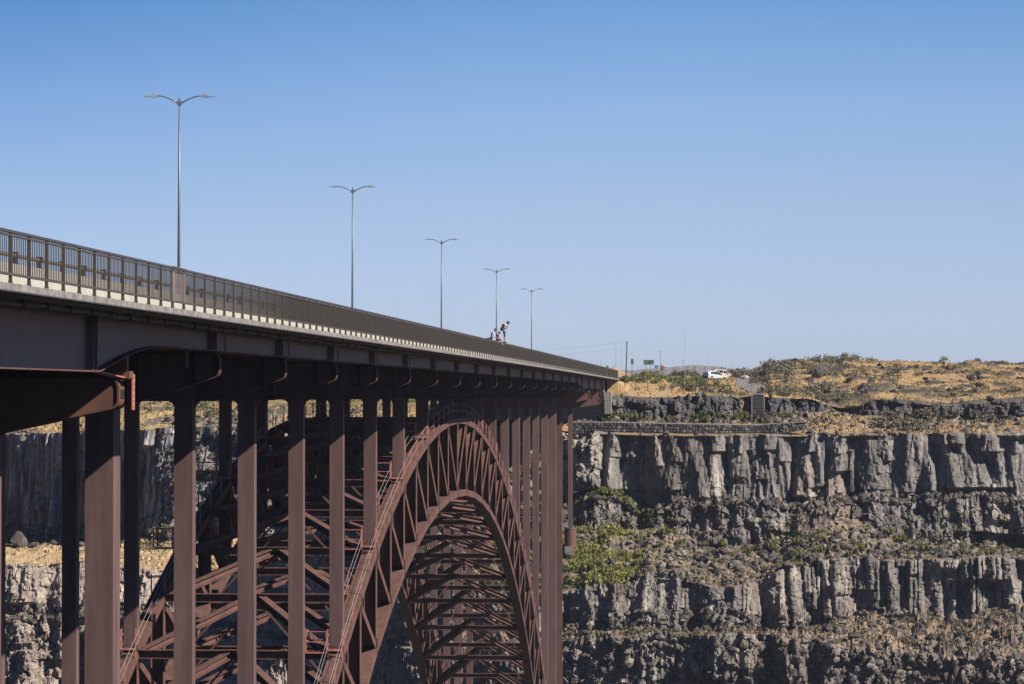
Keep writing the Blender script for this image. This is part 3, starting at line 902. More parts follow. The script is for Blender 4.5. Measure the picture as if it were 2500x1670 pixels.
def bracket_mesh():
    h = [(XC, 1.70), (-18.95, 1.70)] + arcpts(-18.97, 1.35, .35, 90, 0)[0:] + arcpts(-18.89, 1.02, .27, 0, -68)
    h += [(-21.62, -.12), (XC, -.12)]
    left = [(2 * XC - x, z) for (x, z) in h][::-1]
    poly = h + left[1:-1]
    web = MB(); web.prism(poly, -.02, .02)
    fl_ = MB(); fl_.ribbon(poly, -.24, .24, .04, True)
    st2 = []
    for x in (-19.5, -21.6, -25.5, -28.95, -32.4, -36.3, -38.4):
        lo = -.10 if abs(x - XC) < 7.3 else -.12 + (abs(x - XC) - 7.33) * .31
        q_ = MB(); q_.box(x - .012, x + .012, -.21, -.021, lo + .03, 1.67); st2.append(q_.mesh('stiffener', M['steel']))
    shelf = MB()
    shelf.quadbox([(-23.4, -.40, 1.47), (-19.75, -.40, 1.47), (-19.75, -.25, 1.47), (-23.4, -.25, 1.47),
                   (-23.4, -.28, 1.66), (-19.75, -.28, 1.66), (-19.75, -.24, 1.66), (-23.4, -.24, 1.66)])
    return web, fl_, st2, shelf


bw, bf, bs, bsh = bracket_mesh()
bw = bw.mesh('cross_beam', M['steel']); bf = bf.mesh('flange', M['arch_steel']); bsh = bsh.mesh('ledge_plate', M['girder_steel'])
for n in range(0, 17):
    Yb = Yn(n) - .45
    o = link('cross_beam', bw, bridge, (0, Yb, dzb(Yb)))
    link('flange', bf, o)
    for q_ in bs: link('stiffener', q_, o)
    link('ledge_plate', bsh, o)


# pier caps
def cap(Yc_, depth, tipx, ztop, ztip, zdeep, m='rust'):
    h = [(XC, ztop), (tipx - .35, ztop)] + arcpts(tipx - .3, ztop - .3, .3, 80, 0) + arcpts(tipx - .25, ztip + .25, .25, 0, -75) + [(-23.4, zdeep), (XC, zdeep)]
    poly = h + [(2 * XC - x, z) for (x, z) in h][::-1][1:-1]
    b_ = MB(); b_.prism(poly, Yc_ - depth / 2, Yc_ + depth / 2)
    o = P(b_, 'pier_cap', m)
    f_ = MB()
    for yy_ in (Yc_ - depth / 2 - .03, Yc_ + depth / 2 + .03):
        f_.ribbon(h[1:-1], yy_ - .028, yy_ + .028, .07)
    P(f_, 'flange', 'rust', o)
    hole = MB()
    hole.box(tipx - .02, tipx + .03, Yc_ - .25, Yc_ + .25, ztip + .3, ztop - .35)
    P(hole, 'access_cover', 'dark', o)
    for x in (XG, 2 * XC - XG):
        be = MB()
        be.box(x - .3, x + .3, Yc_ - .3, Yc_ + .3, ztop + .001, ztop + .22)
        be.box(x - .18, x + .18, Yc_ - .18, Yc_ + .18, ztop + .22, gz(Yc_) + dzb(Yc_) - .045)
        P(be, 'bearing', 'rust', o)
    return o


c1_ = cap(101.8, 1.2, -19.0, .57, -.36, -1.25)
ep = MB()
ep.box(-18.98, -18.72, 102.5, 102.56, -.42, .70); ep.box(-18.75, -18.72, 102.1, 102.56, -.42, .70)
for k in range(6): ep.box(-18.73, -18.69, 102.2, 102.3, -.35 + k * .18, -.28 + k * .18)
P(ep, 'restrainer_plate', 'pink', c1_)
lp = MB(); lp.beam((-19.3, 99.5, .74), (-18.85, 102.5, .52), .3, .04); P(lp, 'link_plate', 'pink', c1_)
brk = MB()
for x in (-19.2, -21.5, -23.0):
    brk.beam((x, 102.1, .80), (x - .5, 102.1, .6), .04, .06)
brk.beam((-24, 103.0, .70), (-19.3, 103.0, .70), .05, .25, (0, 1, 0)); P(brk, 'bracing_bar', 'dark', c1_)
cap(439.5, 1.2, -18.7, .57, -.36, -1.25)
c3_ = cap(471.6, 1.0, -18.6, -.38, -1.15, -1.7, 'steel')
for x in (-22.9, -35.0):
    pd = MB(); pd.box(x - .25, x + .25, 471.3, 471.9, -.38, 1.10)
    P(pd, 'bearing_post', 'rust', c3_)
    pd = MB(); pd.quadbox([(x + 3.1, 471.3, -.38), (x + 3.6, 471.3, -.38), (x + 3.6, 471.9, -.38), (x + 3.1, 471.9, -.38), (x + 3.5, 471.3, 1.08), (x + 4.2, 471.3, 1.08), (x + 4.2, 471.9, 1.08), (x + 3.5, 471.9, 1.08)])
    P(pd, 'bearing_post', 'rust', c3_)


# columns
def column(xc, Yback, wx, wy, z0, z1, m='steel', name='column'):
    b_ = MB()
    b_.box(xc - wx / 2, xc + wx / 2, Yback - wy, Yback, z0, z1)
    return P(b_, name, m)


def zt(n): return -1.98 - .648 * (n - 8.5) ** 2


def zb(n):
    u = n - 8.5
    return -8.05 - .64 * u * u - .0022 * u ** 4


for sx in (1, -1):
    xr = XC + sx * RIB
    for n in range(1, 17):
        c_ = column(xr, Yn(n), .78, .82, zt(n) + .36, -.14 + dzb(Yn(n)))
        for s2 in (1, -1):
            x0 = xr + s2 * .39
            zt_ = -.142 + dzb(Yn(n))
            kn = MB()
            kn.prism([(x0, zt_), (x0 + s2 * .3, zt_), (x0 + s2 * .13, zt_ - .1), (x0 + s2 * .05, zt_ - .26), (x0, zt_ - .55)], Yn(n) - .5, Yn(n) - .32)
            P(kn, 'knee_plate', 'steel', c_)
        bp_ = MB(); bp_.box(xr - .46, xr + .46, Yn(n) - .92, Yn(n) + .08, zt(n) + .34, zt(n) + .62); P(bp_, 'base_plate', 'arch_steel', c_)
    for n, z0 in ((0, -62), (17, -62)):
        column(xr, Yn(n), 1.04, 1.38, z0, -.14 + dzb(Yn(n)))
    column(xr + (-.475 if sx > 0 else .3), Yn(-1) - .2, 1.25, 1.1, -95, -1.25)
    column(xr, Yn(18), .78, .82, -62, -1.25, 'arch_steel')
    cp = column(xr, 472.0, .62, .8, -18.9, -1.6)
    pe = MB()
    pe.tube([(xr, 471.6, -19.0), (xr, 471.6, -21.6)], .86, 16); P(pe, 'pedestal', 'rust', cp)
    pc = MB(); pc.tube([(xr, 471.6, -18.85), (xr, 471.6, -19.0)], .92, 16); P(pc, 'pedestal_rim', 'signback', cp)
    pf = MB(); pf.box(xr - .75, xr + .55, 470.3, 470.9, -22.4, -21.5); P(pf, 'footing', 'conc', cp)
# cross bracing between the tall pier legs
for n in (17, 18):
    for k in range(6):
        za = -6 - k * 9.3
        b_ = MB(); b_.hsec((XC - RIB, Yn(n) - .6, za), (XC + RIB, Yn(n) - .6, za), .45, .35, (0, 0, 1)); P(b_, 'pier_strut', 'arch_steel')
        if n and k % 2 == 0:
            b_ = MB(); b_.hsec((XC - RIB, Yn(n) - .6, za - 9.3), (XC + RIB, Yn(n) - .6, za), .35, .3, (0, 0, 1)); P(b_, 'pier_brace', 'arch_steel')
            b_ = MB(); b_.hsec((XC + RIB, Yn(n) - .55, za - 9.3), (XC - RIB, Yn(n) - .55, za), .35, .3, (0, 0, 1)); P(b_, 'pier_brace', 'arch_steel')

# arch ribs
gm_ = MB(); gm_.quadbox([(-.011, -.2, -.38), (.011, -.2, -.38), (.011, .26, -.38), (-.011, .26, -.38), (-.011, -.28, .38), (.011, -.28, .38), (.011, .28, .38), (-.011, .28, .38)])
GUS = gm_.mesh('gusset_plate', M['arch_steel'])
nodes = [i * .5 for i in range(35)]


def yc_(n): return Yn(n) - .41


for sx in (1, -1):
    xr = XC + sx * RIB
    for fn, hh, nm in ((zt, .48, 'top_chord'), (zb, .54, 'bottom_chord')):
        b_ = MB()
        for i in range(34):
            a, b = nodes[i], nodes[i + 1]
            A = Vector((xr, yc_(a), fn(a))); B = Vector((xr, yc_(b), fn(b)))
            d_ = (B - A).normalized() * .06
            b_.beam(A - d_, B + d_, .88, hh)
        o = P(b_, nm, 'arch_steel')
        gp = MB(); bt = MB()
        for n in nodes[1:-1]:
            s_ = -1 if fn is zt else 1
            zc_ = fn(n)
            for q in (1, -1):
                link('gusset_plate', GUS, o, (xr + q * .452, yc_(n), zc_ + s_ * .45))
            for k in range(9):
                for c in (-.15, .15):
                    bt.box(xr + .463, xr + .485, yc_(n) + c - .03, yc_(n) + c + .03, zc_ - .24 + s_ * (.0) + (k - (6 if s_ < 0 else 1)) * .14, zc_ - .19 + (k - (6 if s_ < 0 else 1)) * .14)
        if sx > 0:
            ob = P(bt, 'bolt_row', 'dark', o); ob['kind'] = 'stuff'
    for i, n in enumerate(nodes):
        b_ = MB(); b_.hsec((xr, yc_(n), zb(n) + .2), (xr, yc_(n), zt(n) - .2), .80, .70, (1, 0, 0), .045); P(b_, 'web_post', 'arch_steel')
    for i in range(34):
        a, b = nodes[i], nodes[i + 1]
        if b <= 8.5:
            p, q = (xr, yc_(a), zt(a) - .3), (xr, yc_(b), zb(b) + .3)
        else:
            p, q = (xr, yc_(b), zt(b) - .3), (xr, yc_(a), zb(a) + .3)
        b_ = MB(); b_.hsec(p, q, .74, .46, (1, 0, 0), .045); P(b_, 'web_diagonal', 'arch_steel')
# laterals between the ribs
for fn, off in ((zt, .02), (zb, .0)):
    for n in nodes:
        a = (XC - RIB + .44, yc_(n), fn(n) + off); b = (XC + RIB - .44, yc_(n), fn(n) + off)
        b_ = MB(); b_.hsec(a, b, .52, .56, (0, 0, 1)); P(b_, 'lateral_strut', 'arch_steel')
        gp = MB(); gp.box(XC - .75, XC + .75, yc_(n) - .45, yc_(n) + .25, fn(n) + off + .255, fn(n) + off + .27)
        for k in range(6): gp.box(XC - .7 + k * .26, XC - .64 + k * .26, yc_(n) - .15, yc_(n) - .08, fn(n) + off + .27, fn(n) + off + .31)
        P(gp, 'splice_plate', 'arch_steel')
        if abs(n - 8.5) > .1:
            m2 = n - .5 if n < 8.5 else n + .5
            if 0 <= m2 <= 17:
                for s2 in (1, -1):
                    p = (XC + s2 * .25, yc_(n), fn(n) + off); q = (XC + s2 * (RIB - .4), yc_(m2), fn(m2) + off)
                    b_ = MB(); b_.hsec(p, q, .44, .50, (0, 0, 1)); P(b_, 'lateral_brace', 'arch_steel')
        else:
            for s2 in (1, -1):
                for m2 in (8.0, 9.0):
                    b_ = MB(); b_.hsec((XC, yc_(n), fn(n)), (XC + s2 * (RIB - .4), yc_(m2), fn(m2)), .4, .36, (0, 0, 1)); P(b_, 'lateral_brace', 'arch_steel')
for n in nodes:
    for s2 in (1, -1):
        b_ = MB(); b_.beam((XC + s2 * .1, yc_(n) + .05, zt(n) - .2), (XC + s2 * (RIB - .45), yc_(n) + .05, zb(n) + .2), .12, .12); P(b_, 'sway_brace', 'arch_steel')

wm_ = MB(); wm_.beam((0, 0, 0), (0, 0, 1.15), .075, .075); WPO = wm_.mesh('walkway_post', M['pink'])
# walkway handrail on each top chord: posts, ropes and platforms
for sx in (1, -1):
    xr = XC + sx * RIB
    hr = MB(); posts_ = []
    for q in (1, -1):
        xx = xr + q * .42
        for i in range(4 * 17 + 1):
            n = i * .25
            z = zt(n) + .3
            if q > 0 or i % 2 == 0:
                posts_.append((xx, yc_(n), z))
        for hgt in (.55, 1.1):
            pts = [(xx, yc_(i * .25), zt(i * .25) + .31 + hgt) for i in range(69)]
            hr.tube(pts, .011, 5)
    o = P(hr, 'hand_line', 'cable')
    for p_ in posts_: link('walkway_post', WPO, bridge, p_)
    for n in (2, 3, 4, 5, 6, 7, 10, 11, 12, 13, 14):
        z = zt(n)
        cg = MB()
        Yq = yc_(n)
        x0, x1 = xr - 1.7, xr - .48
        fr = lambda a, b, t=.075: cg.beam(a, b, t, t)
        for xa in (x0, x1):
            for ya in (Yq - 1.0, Yq + .5):
                fr((xa, ya, z + .2), (xa, ya, z + 1.5))
        for hz_ in (.22, .85, 1.45):
            for ya in (Yq - 1.0, Yq + .5):
                cg.beam((x0, ya, z + hz_), (x1, ya, z + hz_), .05, .05, (0, 1, 0))
            for xa in (x0, x1):
                fr((xa, Yq - 1.0, z + hz_), (xa, Yq + .5, z + hz_), .05)
        for k in range(7):
            cg.beam((x0, Yq - 1.0 + k * .25, z + .2), (x1, Yq - 1.0 + k * .25, z + .2), .12, .03, (0, 1, 0))
        for k in range(6):
            cg.beam((xr - .4, Yq - 1.5 + k * .11, z + .40), (xr + .4, Yq - 1.5 + k * .11, z + .40), .05, .08, (0, 1, 0))
        sd_ = -1 if n < 8.5 else 1
        for xa in (xr - .42, xr + .42):
            fr((xa, Yq + sd_ * 1.0, z - .1), (xa, Yq + sd_ * 1.0, z + 1.6), .07)
        P(cg, 'access_cage', 'pink')
crown = MB()
xr = XC + RIB
for q in (.5, -.5):
    for k in range(9):
        y_ = yc_(8.5) - 8 + k * 2
        crown.beam((xr + q * .9, y_, -1.9), (xr + q * .9, y_, -.55), .05, .05)
    for z in (-1.2, -.6):
        crown.beam((xr + q * .9, yc_(8.5) - 8, z), (xr + q * .9, yc_(8.5) + 8, z), .05, .05)
P(crown, 'crown_railing', 'steel')

# ---- railing on the near edge (bridge > railing > post, picket)
XR = -16.92
rail_o = P(along(XR - .06, XR + .06, 3.865, 3.93), 'railing', 'railcap')
P(along(XR - .03, XR + .03, 2.86, 2.92), 'bottom_rail', 'rail', rail_o)
P(along(XR - .03, XR + .03, 3.79, 3.84), 'under_rail', 'rail', rail_o)
pm = MB(); pm.box(-.038, .038, -.03, .03, 0, 1.20); pm.box(-.058, .05, -.05, .05, 0, .03)
pm.quadbox([(-.052, -.045, 0), (.052, -.045, 0), (.052, .045, 0), (-.052, .045, 0), (-.038, -.03, .12), (.038, -.03, .12), (.038, .03, .12), (-.038, .03, .12)])
pm = pm.mesh('post', M['rail'])
km = MB(); km.box(-.0125, .0125, -.009, .009, 0, .88); km = km.mesh('picket', M['rail'])
kp = MB(); kp.box(-.014, .014, -.012, .012, 0, .88); kp = kp.mesh('picket', M['palerail'])
SP = 2.05
ystart = 76.4 - SP * 5
npk = 0; rest = MB()
i = 0
pale_y = 97.5
while ystart + i * SP < 497.6:
    yp = ystart + i * SP
    link('post', pm, rail_o, (XR, yp, 2.665 + dz(yp)))
    for k in range(1, 10):
        yk = yp + SP * k / 10
        if yk > 497.6: break
        pale = 99.0 < yk < 100.95
        if pale and k in (1, 2, 3, 4, 5, 6, 7, 8, 9):
            link('picket', kp, rail_o, (XR, yk, 2.91 + dz(yk))); npk += 1
        elif npk < 296 and yk > 73.5:
            link('picket', km, rail_o, (XR, yk, 2.91 + dz(yk))); npk += 1
        else:
            z = 2.91 + dz(yk)
            rest.box(XR - .014, XR + .014, yk - .009, yk + .009, z, z + .88)
    i += 1
ro = P(rest, 'picket', 'rail', rail_o); ro['kind'] = 'stuff'
pp = MB(); pp.box(XR - .07, XR + .07, 98.8, 101.2, 3.932 + dz(100), 3.95 + dz(100)); pp.box(XR - .045, XR + .045, 98.85, 99.05, 2.9, 3.8); pp.box(XR - .045, XR + .045, 100.9, 101.05, 2.9, 3.8)
o = P(pp, 'joint_panel', 'palerail', rail_o); o['label'] = 'faded pink panel in the railing below the nearest lamp'
tall = MB(); tall.box(XR - .05, XR + .05, 453, 453.15, 2.65, 4.0); P(tall, 'end_post', 'palerail', rail_o)
# far edge railing
rail2 = P(along(XW + .1, XW + .22, 3.865, 3.93), 'railing', 'railcap')
fr2 = MB(); fr2.box(-.04, .04, -.03, .03, 0, 1.21); fr2 = fr2.mesh('post', M['rail'])
yy = 75.0
while yy < 498:
    link('post', fr2, rail2, (XW + .16, yy, 2.66 + dz(yy))); yy += SP * 2

# ---- concrete traffic barriers with pipe rail on brackets
for k, (xb, face) in enumerate(((-18.75, 1), (2 * XC + 18.75, -1), (XC, 0))):
    b_ = MB()
    seg = [Y0] + [q for q in ys if Y0 < q < Y1] + [Y1]
    for i in range(len(seg) - 1):
        p, q = seg[i], seg[i + 1]
        b_.quadbox([(xb - .19, p, 2.63 + dz(p)), (xb + .19, p, 2.63 + dz(p)), (xb + .19, q, 2.63 + dz(q)), (xb - .19, q, 2.63 + dz(q)),
                    (xb - .1, p, 3.47 + dz(p)), (xb + .1, p, 3.47 + dz(p)), (xb + .1, q, 3.47 + dz(q)), (xb - .1, q, 3.47 + dz(q))])
    o = P(b_, 'traffic_barrier', 'cream')
    if face:
        pr = MB(); pr.tube([(xb, p, 3.70 + dz(p)) for p in seg], .055, 8); P(pr, 'pipe_rail', 'piperail', o)
        bm_ = MB(); bm_.box(-.05, .05, -.08, .08, 0, .24); bm_.box(-.09, .09, -.12, .12, 0, .03); bm_.box(-.07, .07, -.09, .09, .19, .33)
        bm_ = bm_.mesh('rail_bracket', M['dark'])
        yb = 73.0
        while yb < (300 if face > 0 else 140):
            link('rail_bracket', bm_, o, (xb, yb, 3.465 + dz(yb))); yb += 3.05

# ---- abutment
ab = MB()
pl = [(474.8, 2.45), (498.0, 2.52), (498.0, -1.0), (471.9, -1.2)]
ab.prism([(479.2, 2.44), (498.0, 2.44), (498.0, -2.2), (490.5, -2.2), (486, .4)], -19.2, -18.6, 'yz')
ab.box(-39.3, -18.6, 489, 498, -3.5, 2.44)
P(ab, 'abutment', 'conc')
ab2 = MB(); ab2.box(-18.6, -17.6, 487.5, 494, -2.6, .62); P(ab2, 'wing_wall', 'conc')
rd = MB(); rd.v = [(XW, 498, 2.5), (XE, 498, 2.5), (XE, 1000, 2.5), (XW, 1000, 2.5)]; rd.f = [(0, 1, 2, 3)]
tag(rd.build('road', M['asphalt']), None, None, None, 'structure')

# drain pipe beside the first bracket
dp = MB(); dp.tube([(-19.0, 113.9, 1.0), (-19.0, 113.9, 1.68)], .085, 10); dp.tube([(-19.0, 113.9, 1.55), (-19.0, 113.9, 1.66)], .11, 10)
P(dp, 'drain_pipe', 'rust')

# ------------------------------------------------------------------ street lamps
def make_lamp():
    root = empty('street_lamp', (XC, 168.5, 3.4))
    pl_ = MB(); pl_.tube([(0, 0, 0), (0, 0, 6), (0, 0, 11.85)], .095, 12, .048); pl_.build('pole', M['galv'], root, True)
    b_ = MB(); b_.tube([(0, 0, -.02), (0, 0, .25)], .2, 12); b_.build('base', M['galv'], root)
    h_ = MB(); h_.box(-.12, .12, -.07, .07, 11.62, 11.84); h_.tube([(0, 0, 11.85), (0, 0, 12.02)], .06, 8, .045); h_.build('arm_clamp', M['galv'], root)
    for s in (1, -1):
        a_ = MB()
        pts = [(s * .1, 0, 11.72), (s * .35, 0, 11.86), (s * .6, 0, 11.98), (s * .82, 0, 12.06), (s * 1.0, 0, 12.09), (s * 1.2, 0, 12.10)]
        a_.tube(pts, .034, 8); a_.build('arm', M['galv'], root, True)
        l_ = MB()
        l_.quadbox([(s * 1.17, -.11, 12.03), (s * 1.52, -.13, 12.02), (s * 1.52, .13, 12.02), (s * 1.17, .11, 12.03),
                    (s * 1.17, -.08, 12.15), (s * 1.52, -.1, 12.14), (s * 1.52, .1, 12.14), (s * 1.17, .08, 12.15)])
        l_.quadbox([(s * 1.52, -.15, 12.05), (s * 1.86, -.13, 12.06), (s * 1.86, .13, 12.06), (s * 1.52, .15, 12.05),
                    (s * 1.52, -.13, 12.10), (s * 1.86, -.11, 12.09), (s * 1.86, .11, 12.09), (s * 1.52, .13, 12.10)])
        lh = l_.build('lamp_head', M['lampgrey'], root)
        c_ = MB(); c_.tube([(s * 1.34, 0, 12.14), (s * 1.34, 0, 12.22)], .045, 8); c_.build('photocell', M['lampgrey'], lh)
    return root


LL = ['tallest-looking double-arm street lamp, nearest, above the faded railing panel at left',
      'second street lamp from the left, standing alone halfway along the railing',
      'third street lamp from the left, midway between the second lamp and the people',
      'street lamp rising just behind the people sitting on the railing',
      'smallest and farthest double-arm street lamp, right of the standing person']
lamp0 = make_lamp()
LZ = [15.84, 16.15, 15.82, 15.84, 15.74]
for i, (Yl, zt_) in enumerate(zip((171.2, 250.8, 328.8, 406.7, 479.1), LZ)):
    o = lamp0 if i == 0 else copy_tree(lamp0)
    o.location = (XC, Yl, 3.44 + dz(Yl))
    o.scale = (1, 1, (zt_ - 3.44 - dz(Yl)) / 12.10)
    o.rotation_euler = (0, R(.15), R((3, 1, 0, -1, 1)[i]))
    tag(o, LL[i], 'street lamp', 'double-arm street lamps along the bridge')


# ------------------------------------------------------------------ people
def skinned(name, verts, edges, radii, root_i, mats, zone, parent):
    me = bpy.data.meshes.new(name)
    me.from_pydata(verts, edges, [])
    o = bpy.data.objects.new(name, me); COL.objects.link(o)
    md = o.modifiers.new('s', 'SKIN')
    for i, r_ in enumerate(radii):
        sv = me.skin_vertices[0].data[i]
        sv.radius = (r_, r_) if not isinstance(r_, tuple) else r_
        sv.use_root = (i == root_i)
    o.modifiers.new('u', 'SUBSURF').levels = 1
    o.modifiers['u'].render_levels = 1
    dg = bpy.context.evaluated_depsgraph_get()
    dg.update()
    nm_ = bpy.data.meshes.new_from_object(o.evaluated_get(dg))
    bpy.data.objects.remove(o)
    nm_.materials.clear()
    for m_ in mats: nm_.materials.append(m_)
    for p in nm_.polygons:
        p.material_index = zone(p.center); p.use_smooth = True
    return link(name, nm_, parent)


def ellipsoid(name, c, r, m_, parent, zcut=None, n=12):
    bm = bmesh.new()
    bmesh.ops.create_uvsphere(bm, u_segments=n, v_segments=n, radius=1)
    for v in bm.verts:
        if zcut is not None and v.co.z < zcut: v.co.z = zcut
        v.co = Vector(c) + Vector((v.co.x * r[0], v.co.y * r[1], v.co.z * r[2]))
    me = bpy.data.meshes.new(name); bm.to_mesh(me); bm.free()
    me.materials.append(m_)
    for p in me.polygons: p.use_smooth = True
    return link(name, me, parent)


def face(parent, c, dirx, s=1.0):
    """eyes, nose, mouth, ears on a head at c looking along dirx (unit vector), children of the body"""
    d = Vector(dirx).normalized(); up = Vector((0, 0, 1)); up = (up - d * up.dot(d)).normalized(); sd_ = d.cross(up)
    c = Vector(c)
    m_ = MB()
    n0 = c + d * .095 * s
    m_.quadbox([n0 - sd_ * .015 - up * .03, n0 + sd_ * .015 - up * .03, n0 + sd_ * .01 + d * .025 - up * .03, n0 - sd_ * .01 + d * .025 - up * .03,
                n0 - sd_ * .008 + up * .02, n0 + sd_ * .008 + up * .02, n0 + sd_ * .006 + d * .006 + up * .02, n0 - sd_ * .006 + d * .006 + up * .02])
    m_.build('nose', M['skin'], parent)
    for q in (1, -1):
        e_ = ellipsoid('eye', c + d * .088 * s + sd_ * q * .032, (.011, .011, .009), M['hat'], parent, n=6)
        ellipsoid('ear', c + sd_ * q * .078, (.02, .02, .032), M['skin'], parent, n=6)
    ellipsoid('mouth', c + d * .088 * s - up * .055, (.012, .022, .006), M['maroon'], parent, n=6)


def hand(parent, wrist, direction, palm_n):
    d = Vector(direction).normalized(); nrm = Vector(palm_n); nrm = (nrm - d * nrm.dot(d)).normalized(); sd_ = d.cross(nrm)
    m_ = MB(); w0 = Vector(wrist)
    m_.beam(w0, w0 + d * .09, .08, .03, sd_)
    for k, ln in enumerate((.065, .078, .072, .055)):
        b0 = w0 + d * .088 + sd_ * (.03 - k * .02)
        k1 = b0 + d * ln * .55 + nrm * .008
        m_.beam(b0, k1, .016, .016, sd_); m_.beam(k1, k1 + d * ln * .3 + nrm * ln * .35, .014, .014, sd_)
    t0 = w0 + d * .025 + sd_ * .038
    m_.beam(t0, t0 + d * .035 + sd_ * .03 + nrm * .01, .018, .018, nrm); 
    m_.build('hand', M['skin'], parent)


def person_standing():
    Yp = 246.0
    z0 = 3.935 + dz(Yp)
    root = empty('person', (XR, Yp, z0), 'person in blue helmet and dark shorts standing on the railing, bent forward with a backpack', 'person')
    # profile towards +X; local coordinates
    V = [(0.00, 0, .86),            # 0 pelvis
         (-.03, 0, 1.00), (-.02, 0, 1.16), (.07, 0, 1.30), (.15, 0, 1.40),   # 1-4 spine
         (.22, 0, 1.45),                                              # 5 neck
         (.29, 0, 1.47), (.35, 0, 1.45),                                              # 6-7 head
         (.015, .1, .80), (.035, .11, .46), (.01, .11, .09), (.12, .12, .045),   # 8-11 left leg
         (.015, -.1, .80), (.045, -.10, .46), (.02, -.10, .09), (.13, -.11, .045),  # 12-15
         (.12, .18, 1.34), (.06, .22, 1.12), (.23, .10, 1.16),            # 16-18 arm
         (.12, -.18, 1.34), (.06, -.22, 1.12), (.23, -.10, 1.16)]
    E_ = [(0, 1), (1, 2), (2, 3), (3, 4), (4, 5), (5, 6), (6, 7), (0, 8), (8, 9), (9, 10), (10, 11), (0, 12), (12, 13), (13, 14), (14, 15), (4, 16), (16, 17), (17, 18), (4, 19), (19, 20), (20, 21)]
    Rr = [.13, .125, .13, .14, .11, .055, .085, .088, .095, .062, .04, .04, .095, .062, .04, .04, .055, .042, .028, .055, .042, .028]

    def zone(c):
        if c.z < .48: return 0
        if c.z < .93: return 2
        if c.x > .20 and c.z > 1.38: return 0
        if abs(c.y) > .15 and c.z < 1.16: return 0
        if c.x > .2 and c.z < 1.12: return 0
        return 1
    body = skinned('body', V, E_, Rr, 0, [M['skin'], M['shirt'], M['shorts']], zone, root)
    face(body, (.34, 0, 1.45), (.75, 0, -.66))
    ellipsoid('helmet', (.315, 0, 1.505), (.145, .13, .135), M['helmet'], root, -.35)
    pk = MB()
    pk.quadbox([(-.26, -.15, 1.0), (-.10, -.15, .95), (-.10, .15, .95), (-.26, .15, 1.0), (-.12, -.14, 1.42), (.06, -.14, 1.42), (.06, .14, 1.42), (-.12, .14, 1.42)])
    pk.quadbox([(-.31, -.1, .93), (-.16, -.1, .90), (-.16, .1, .90), (-.31, .1, .93), (-.28, -.1, 1.12), (-.16, -.1, 1.12), (-.16, .1, 1.12), (-.28, .1, 1.12)])
    bp = pk.build('backpack', M['maroon'], root)
    stp = MB()
    for q in (.11, -.11):
        stp.beam((.06, q, 1.43), (.20, q * 1.1, 1.25), .05, .02, (0, 1, 0)); stp.beam((.20, q * 1.1, 1.25), (.10, q * 1.2, .98), .05, .02, (0, 1, 0))
    stp.build('strap', M['hat'], bp)
    bt = MB(); bt.tube([(.0, 0, .91), (.0, 0, .96)], .158, 12); bt.build('belt', M['signwhite'], root)
    for q in (1, -1):
        sh = MB(); sh.quadbox([(-.06, q * .11 - .05, 0), (.22, q * .11 - .05, 0), (.22, q * .11 + .05, 0), (-.06, q * .11 + .05, 0), (-.06, q * .11 - .045, .10), (.10, q * .11 - .045, .09), (.10, q * .11 + .045, .09), (-.06, q * .11 + .045, .10)])
        sh.build('shoe', M['hat'], root)
        hand(root, (.235, q * .10, 1.165), (.5, -q * .6, .5), (-1, 0, 0))
    root.rotation_euler = (0, 0, R(-4))


def person_sitting(Yp, label, shirt_m, hatm, leg_m, flip, scale=1.0, leanx=.16):
    z0 = 3.935 + dz(Yp)
    root = empty('person', (XR, Yp, z0), label, 'person', 'people sitting on the railing')
    s = flip
    V = [(-.02, 0, .10), (-.03 * s, 0, .26), (.03, 0, .40), (leanx * .7, 0, .52), (leanx + .04, 0, .58), (leanx + .09, 0, .66), (leanx + .12, 0, .72),
         (.06 * s, .1, .08), (.42 * s, .12, .10), (.44 * s, .12, -.30), (.56 * s, .13, -.36),
         (.06 * s, -.1, .08), (.42 * s, -.12, .10), (.44 * s, -.12, -.30), (.56 * s, -.13, -.36),
         (leanx * .5, .19, .50), (leanx + .02, .24, .28), (leanx + .16, .18, .16),
         (leanx * .5, -.19, .50), (leanx + .02, -.24, .28), (leanx + .16, -.18, .16)]
    E_ = [(0, 1), (1, 2), (2, 3), (3, 4), (4, 5), (5, 6), (0, 7), (7, 8), (8, 9), (9, 10), (0, 11), (11, 12), (12, 13), (13, 14), (3, 15), (15, 16), (16, 17), (3, 18), (18, 19), (19, 20)]
    Rr = [.13, .125, .13, .12, .055, .085, .08, .085, .062, .04, .035, .085, .062, .04, .035, .055, .042, .028, .055, .042, .028]

    def zone(c):
        if c.z < .2 and c.x * s > -.2: return 2 if c.x * s < .36 else 0
        if c.z > .56 and c.x > leanx - .02: return 0
        return 1
    body = skinned('body', V, E_, Rr, 0, [M['skin'], M[shirt_m], M[leg_m]], zone, root)
    hx, hz_ = leanx + .11, .69
    face(body, (hx, 0, hz_), (.9, 0, -.4))
    if hatm == 'hat':
        hh_ = ellipsoid('cap', (hx - .01, 0, hz_ + .05), (.115, .105, .09), M['hat'], root, -.1)
        br = MB(); br.beam((hx + .08, 0, hz_ + .05), (hx + .2, 0, hz_ + .02), .13, .015, (0, 1, 0)); br.build('cap_brim', M['hat'], hh_)
    else:
        ellipsoid('hair', (hx - .02, 0, hz_ + .03), (.11, .1, .1), M['hair'], root, -.6)
    for q in (1, -1):
        hand(root, (leanx + .16, q * .18, .16), (.8, 0, -.6), (0, 0, -1))
    root.scale = (scale,) * 3
    return root


person_standing()
person_sitting(233.2, 'person in pale blue shirt and dark cap sitting left of the standing person', 'blueshirt', 'hat', 'shorts', -1, 1.0)
person_sitting(238.2, 'person in a dark red top sitting between the pale shirted person and the standing one', 'maroon', 'hair', 'maroon', 1, .86, .12)

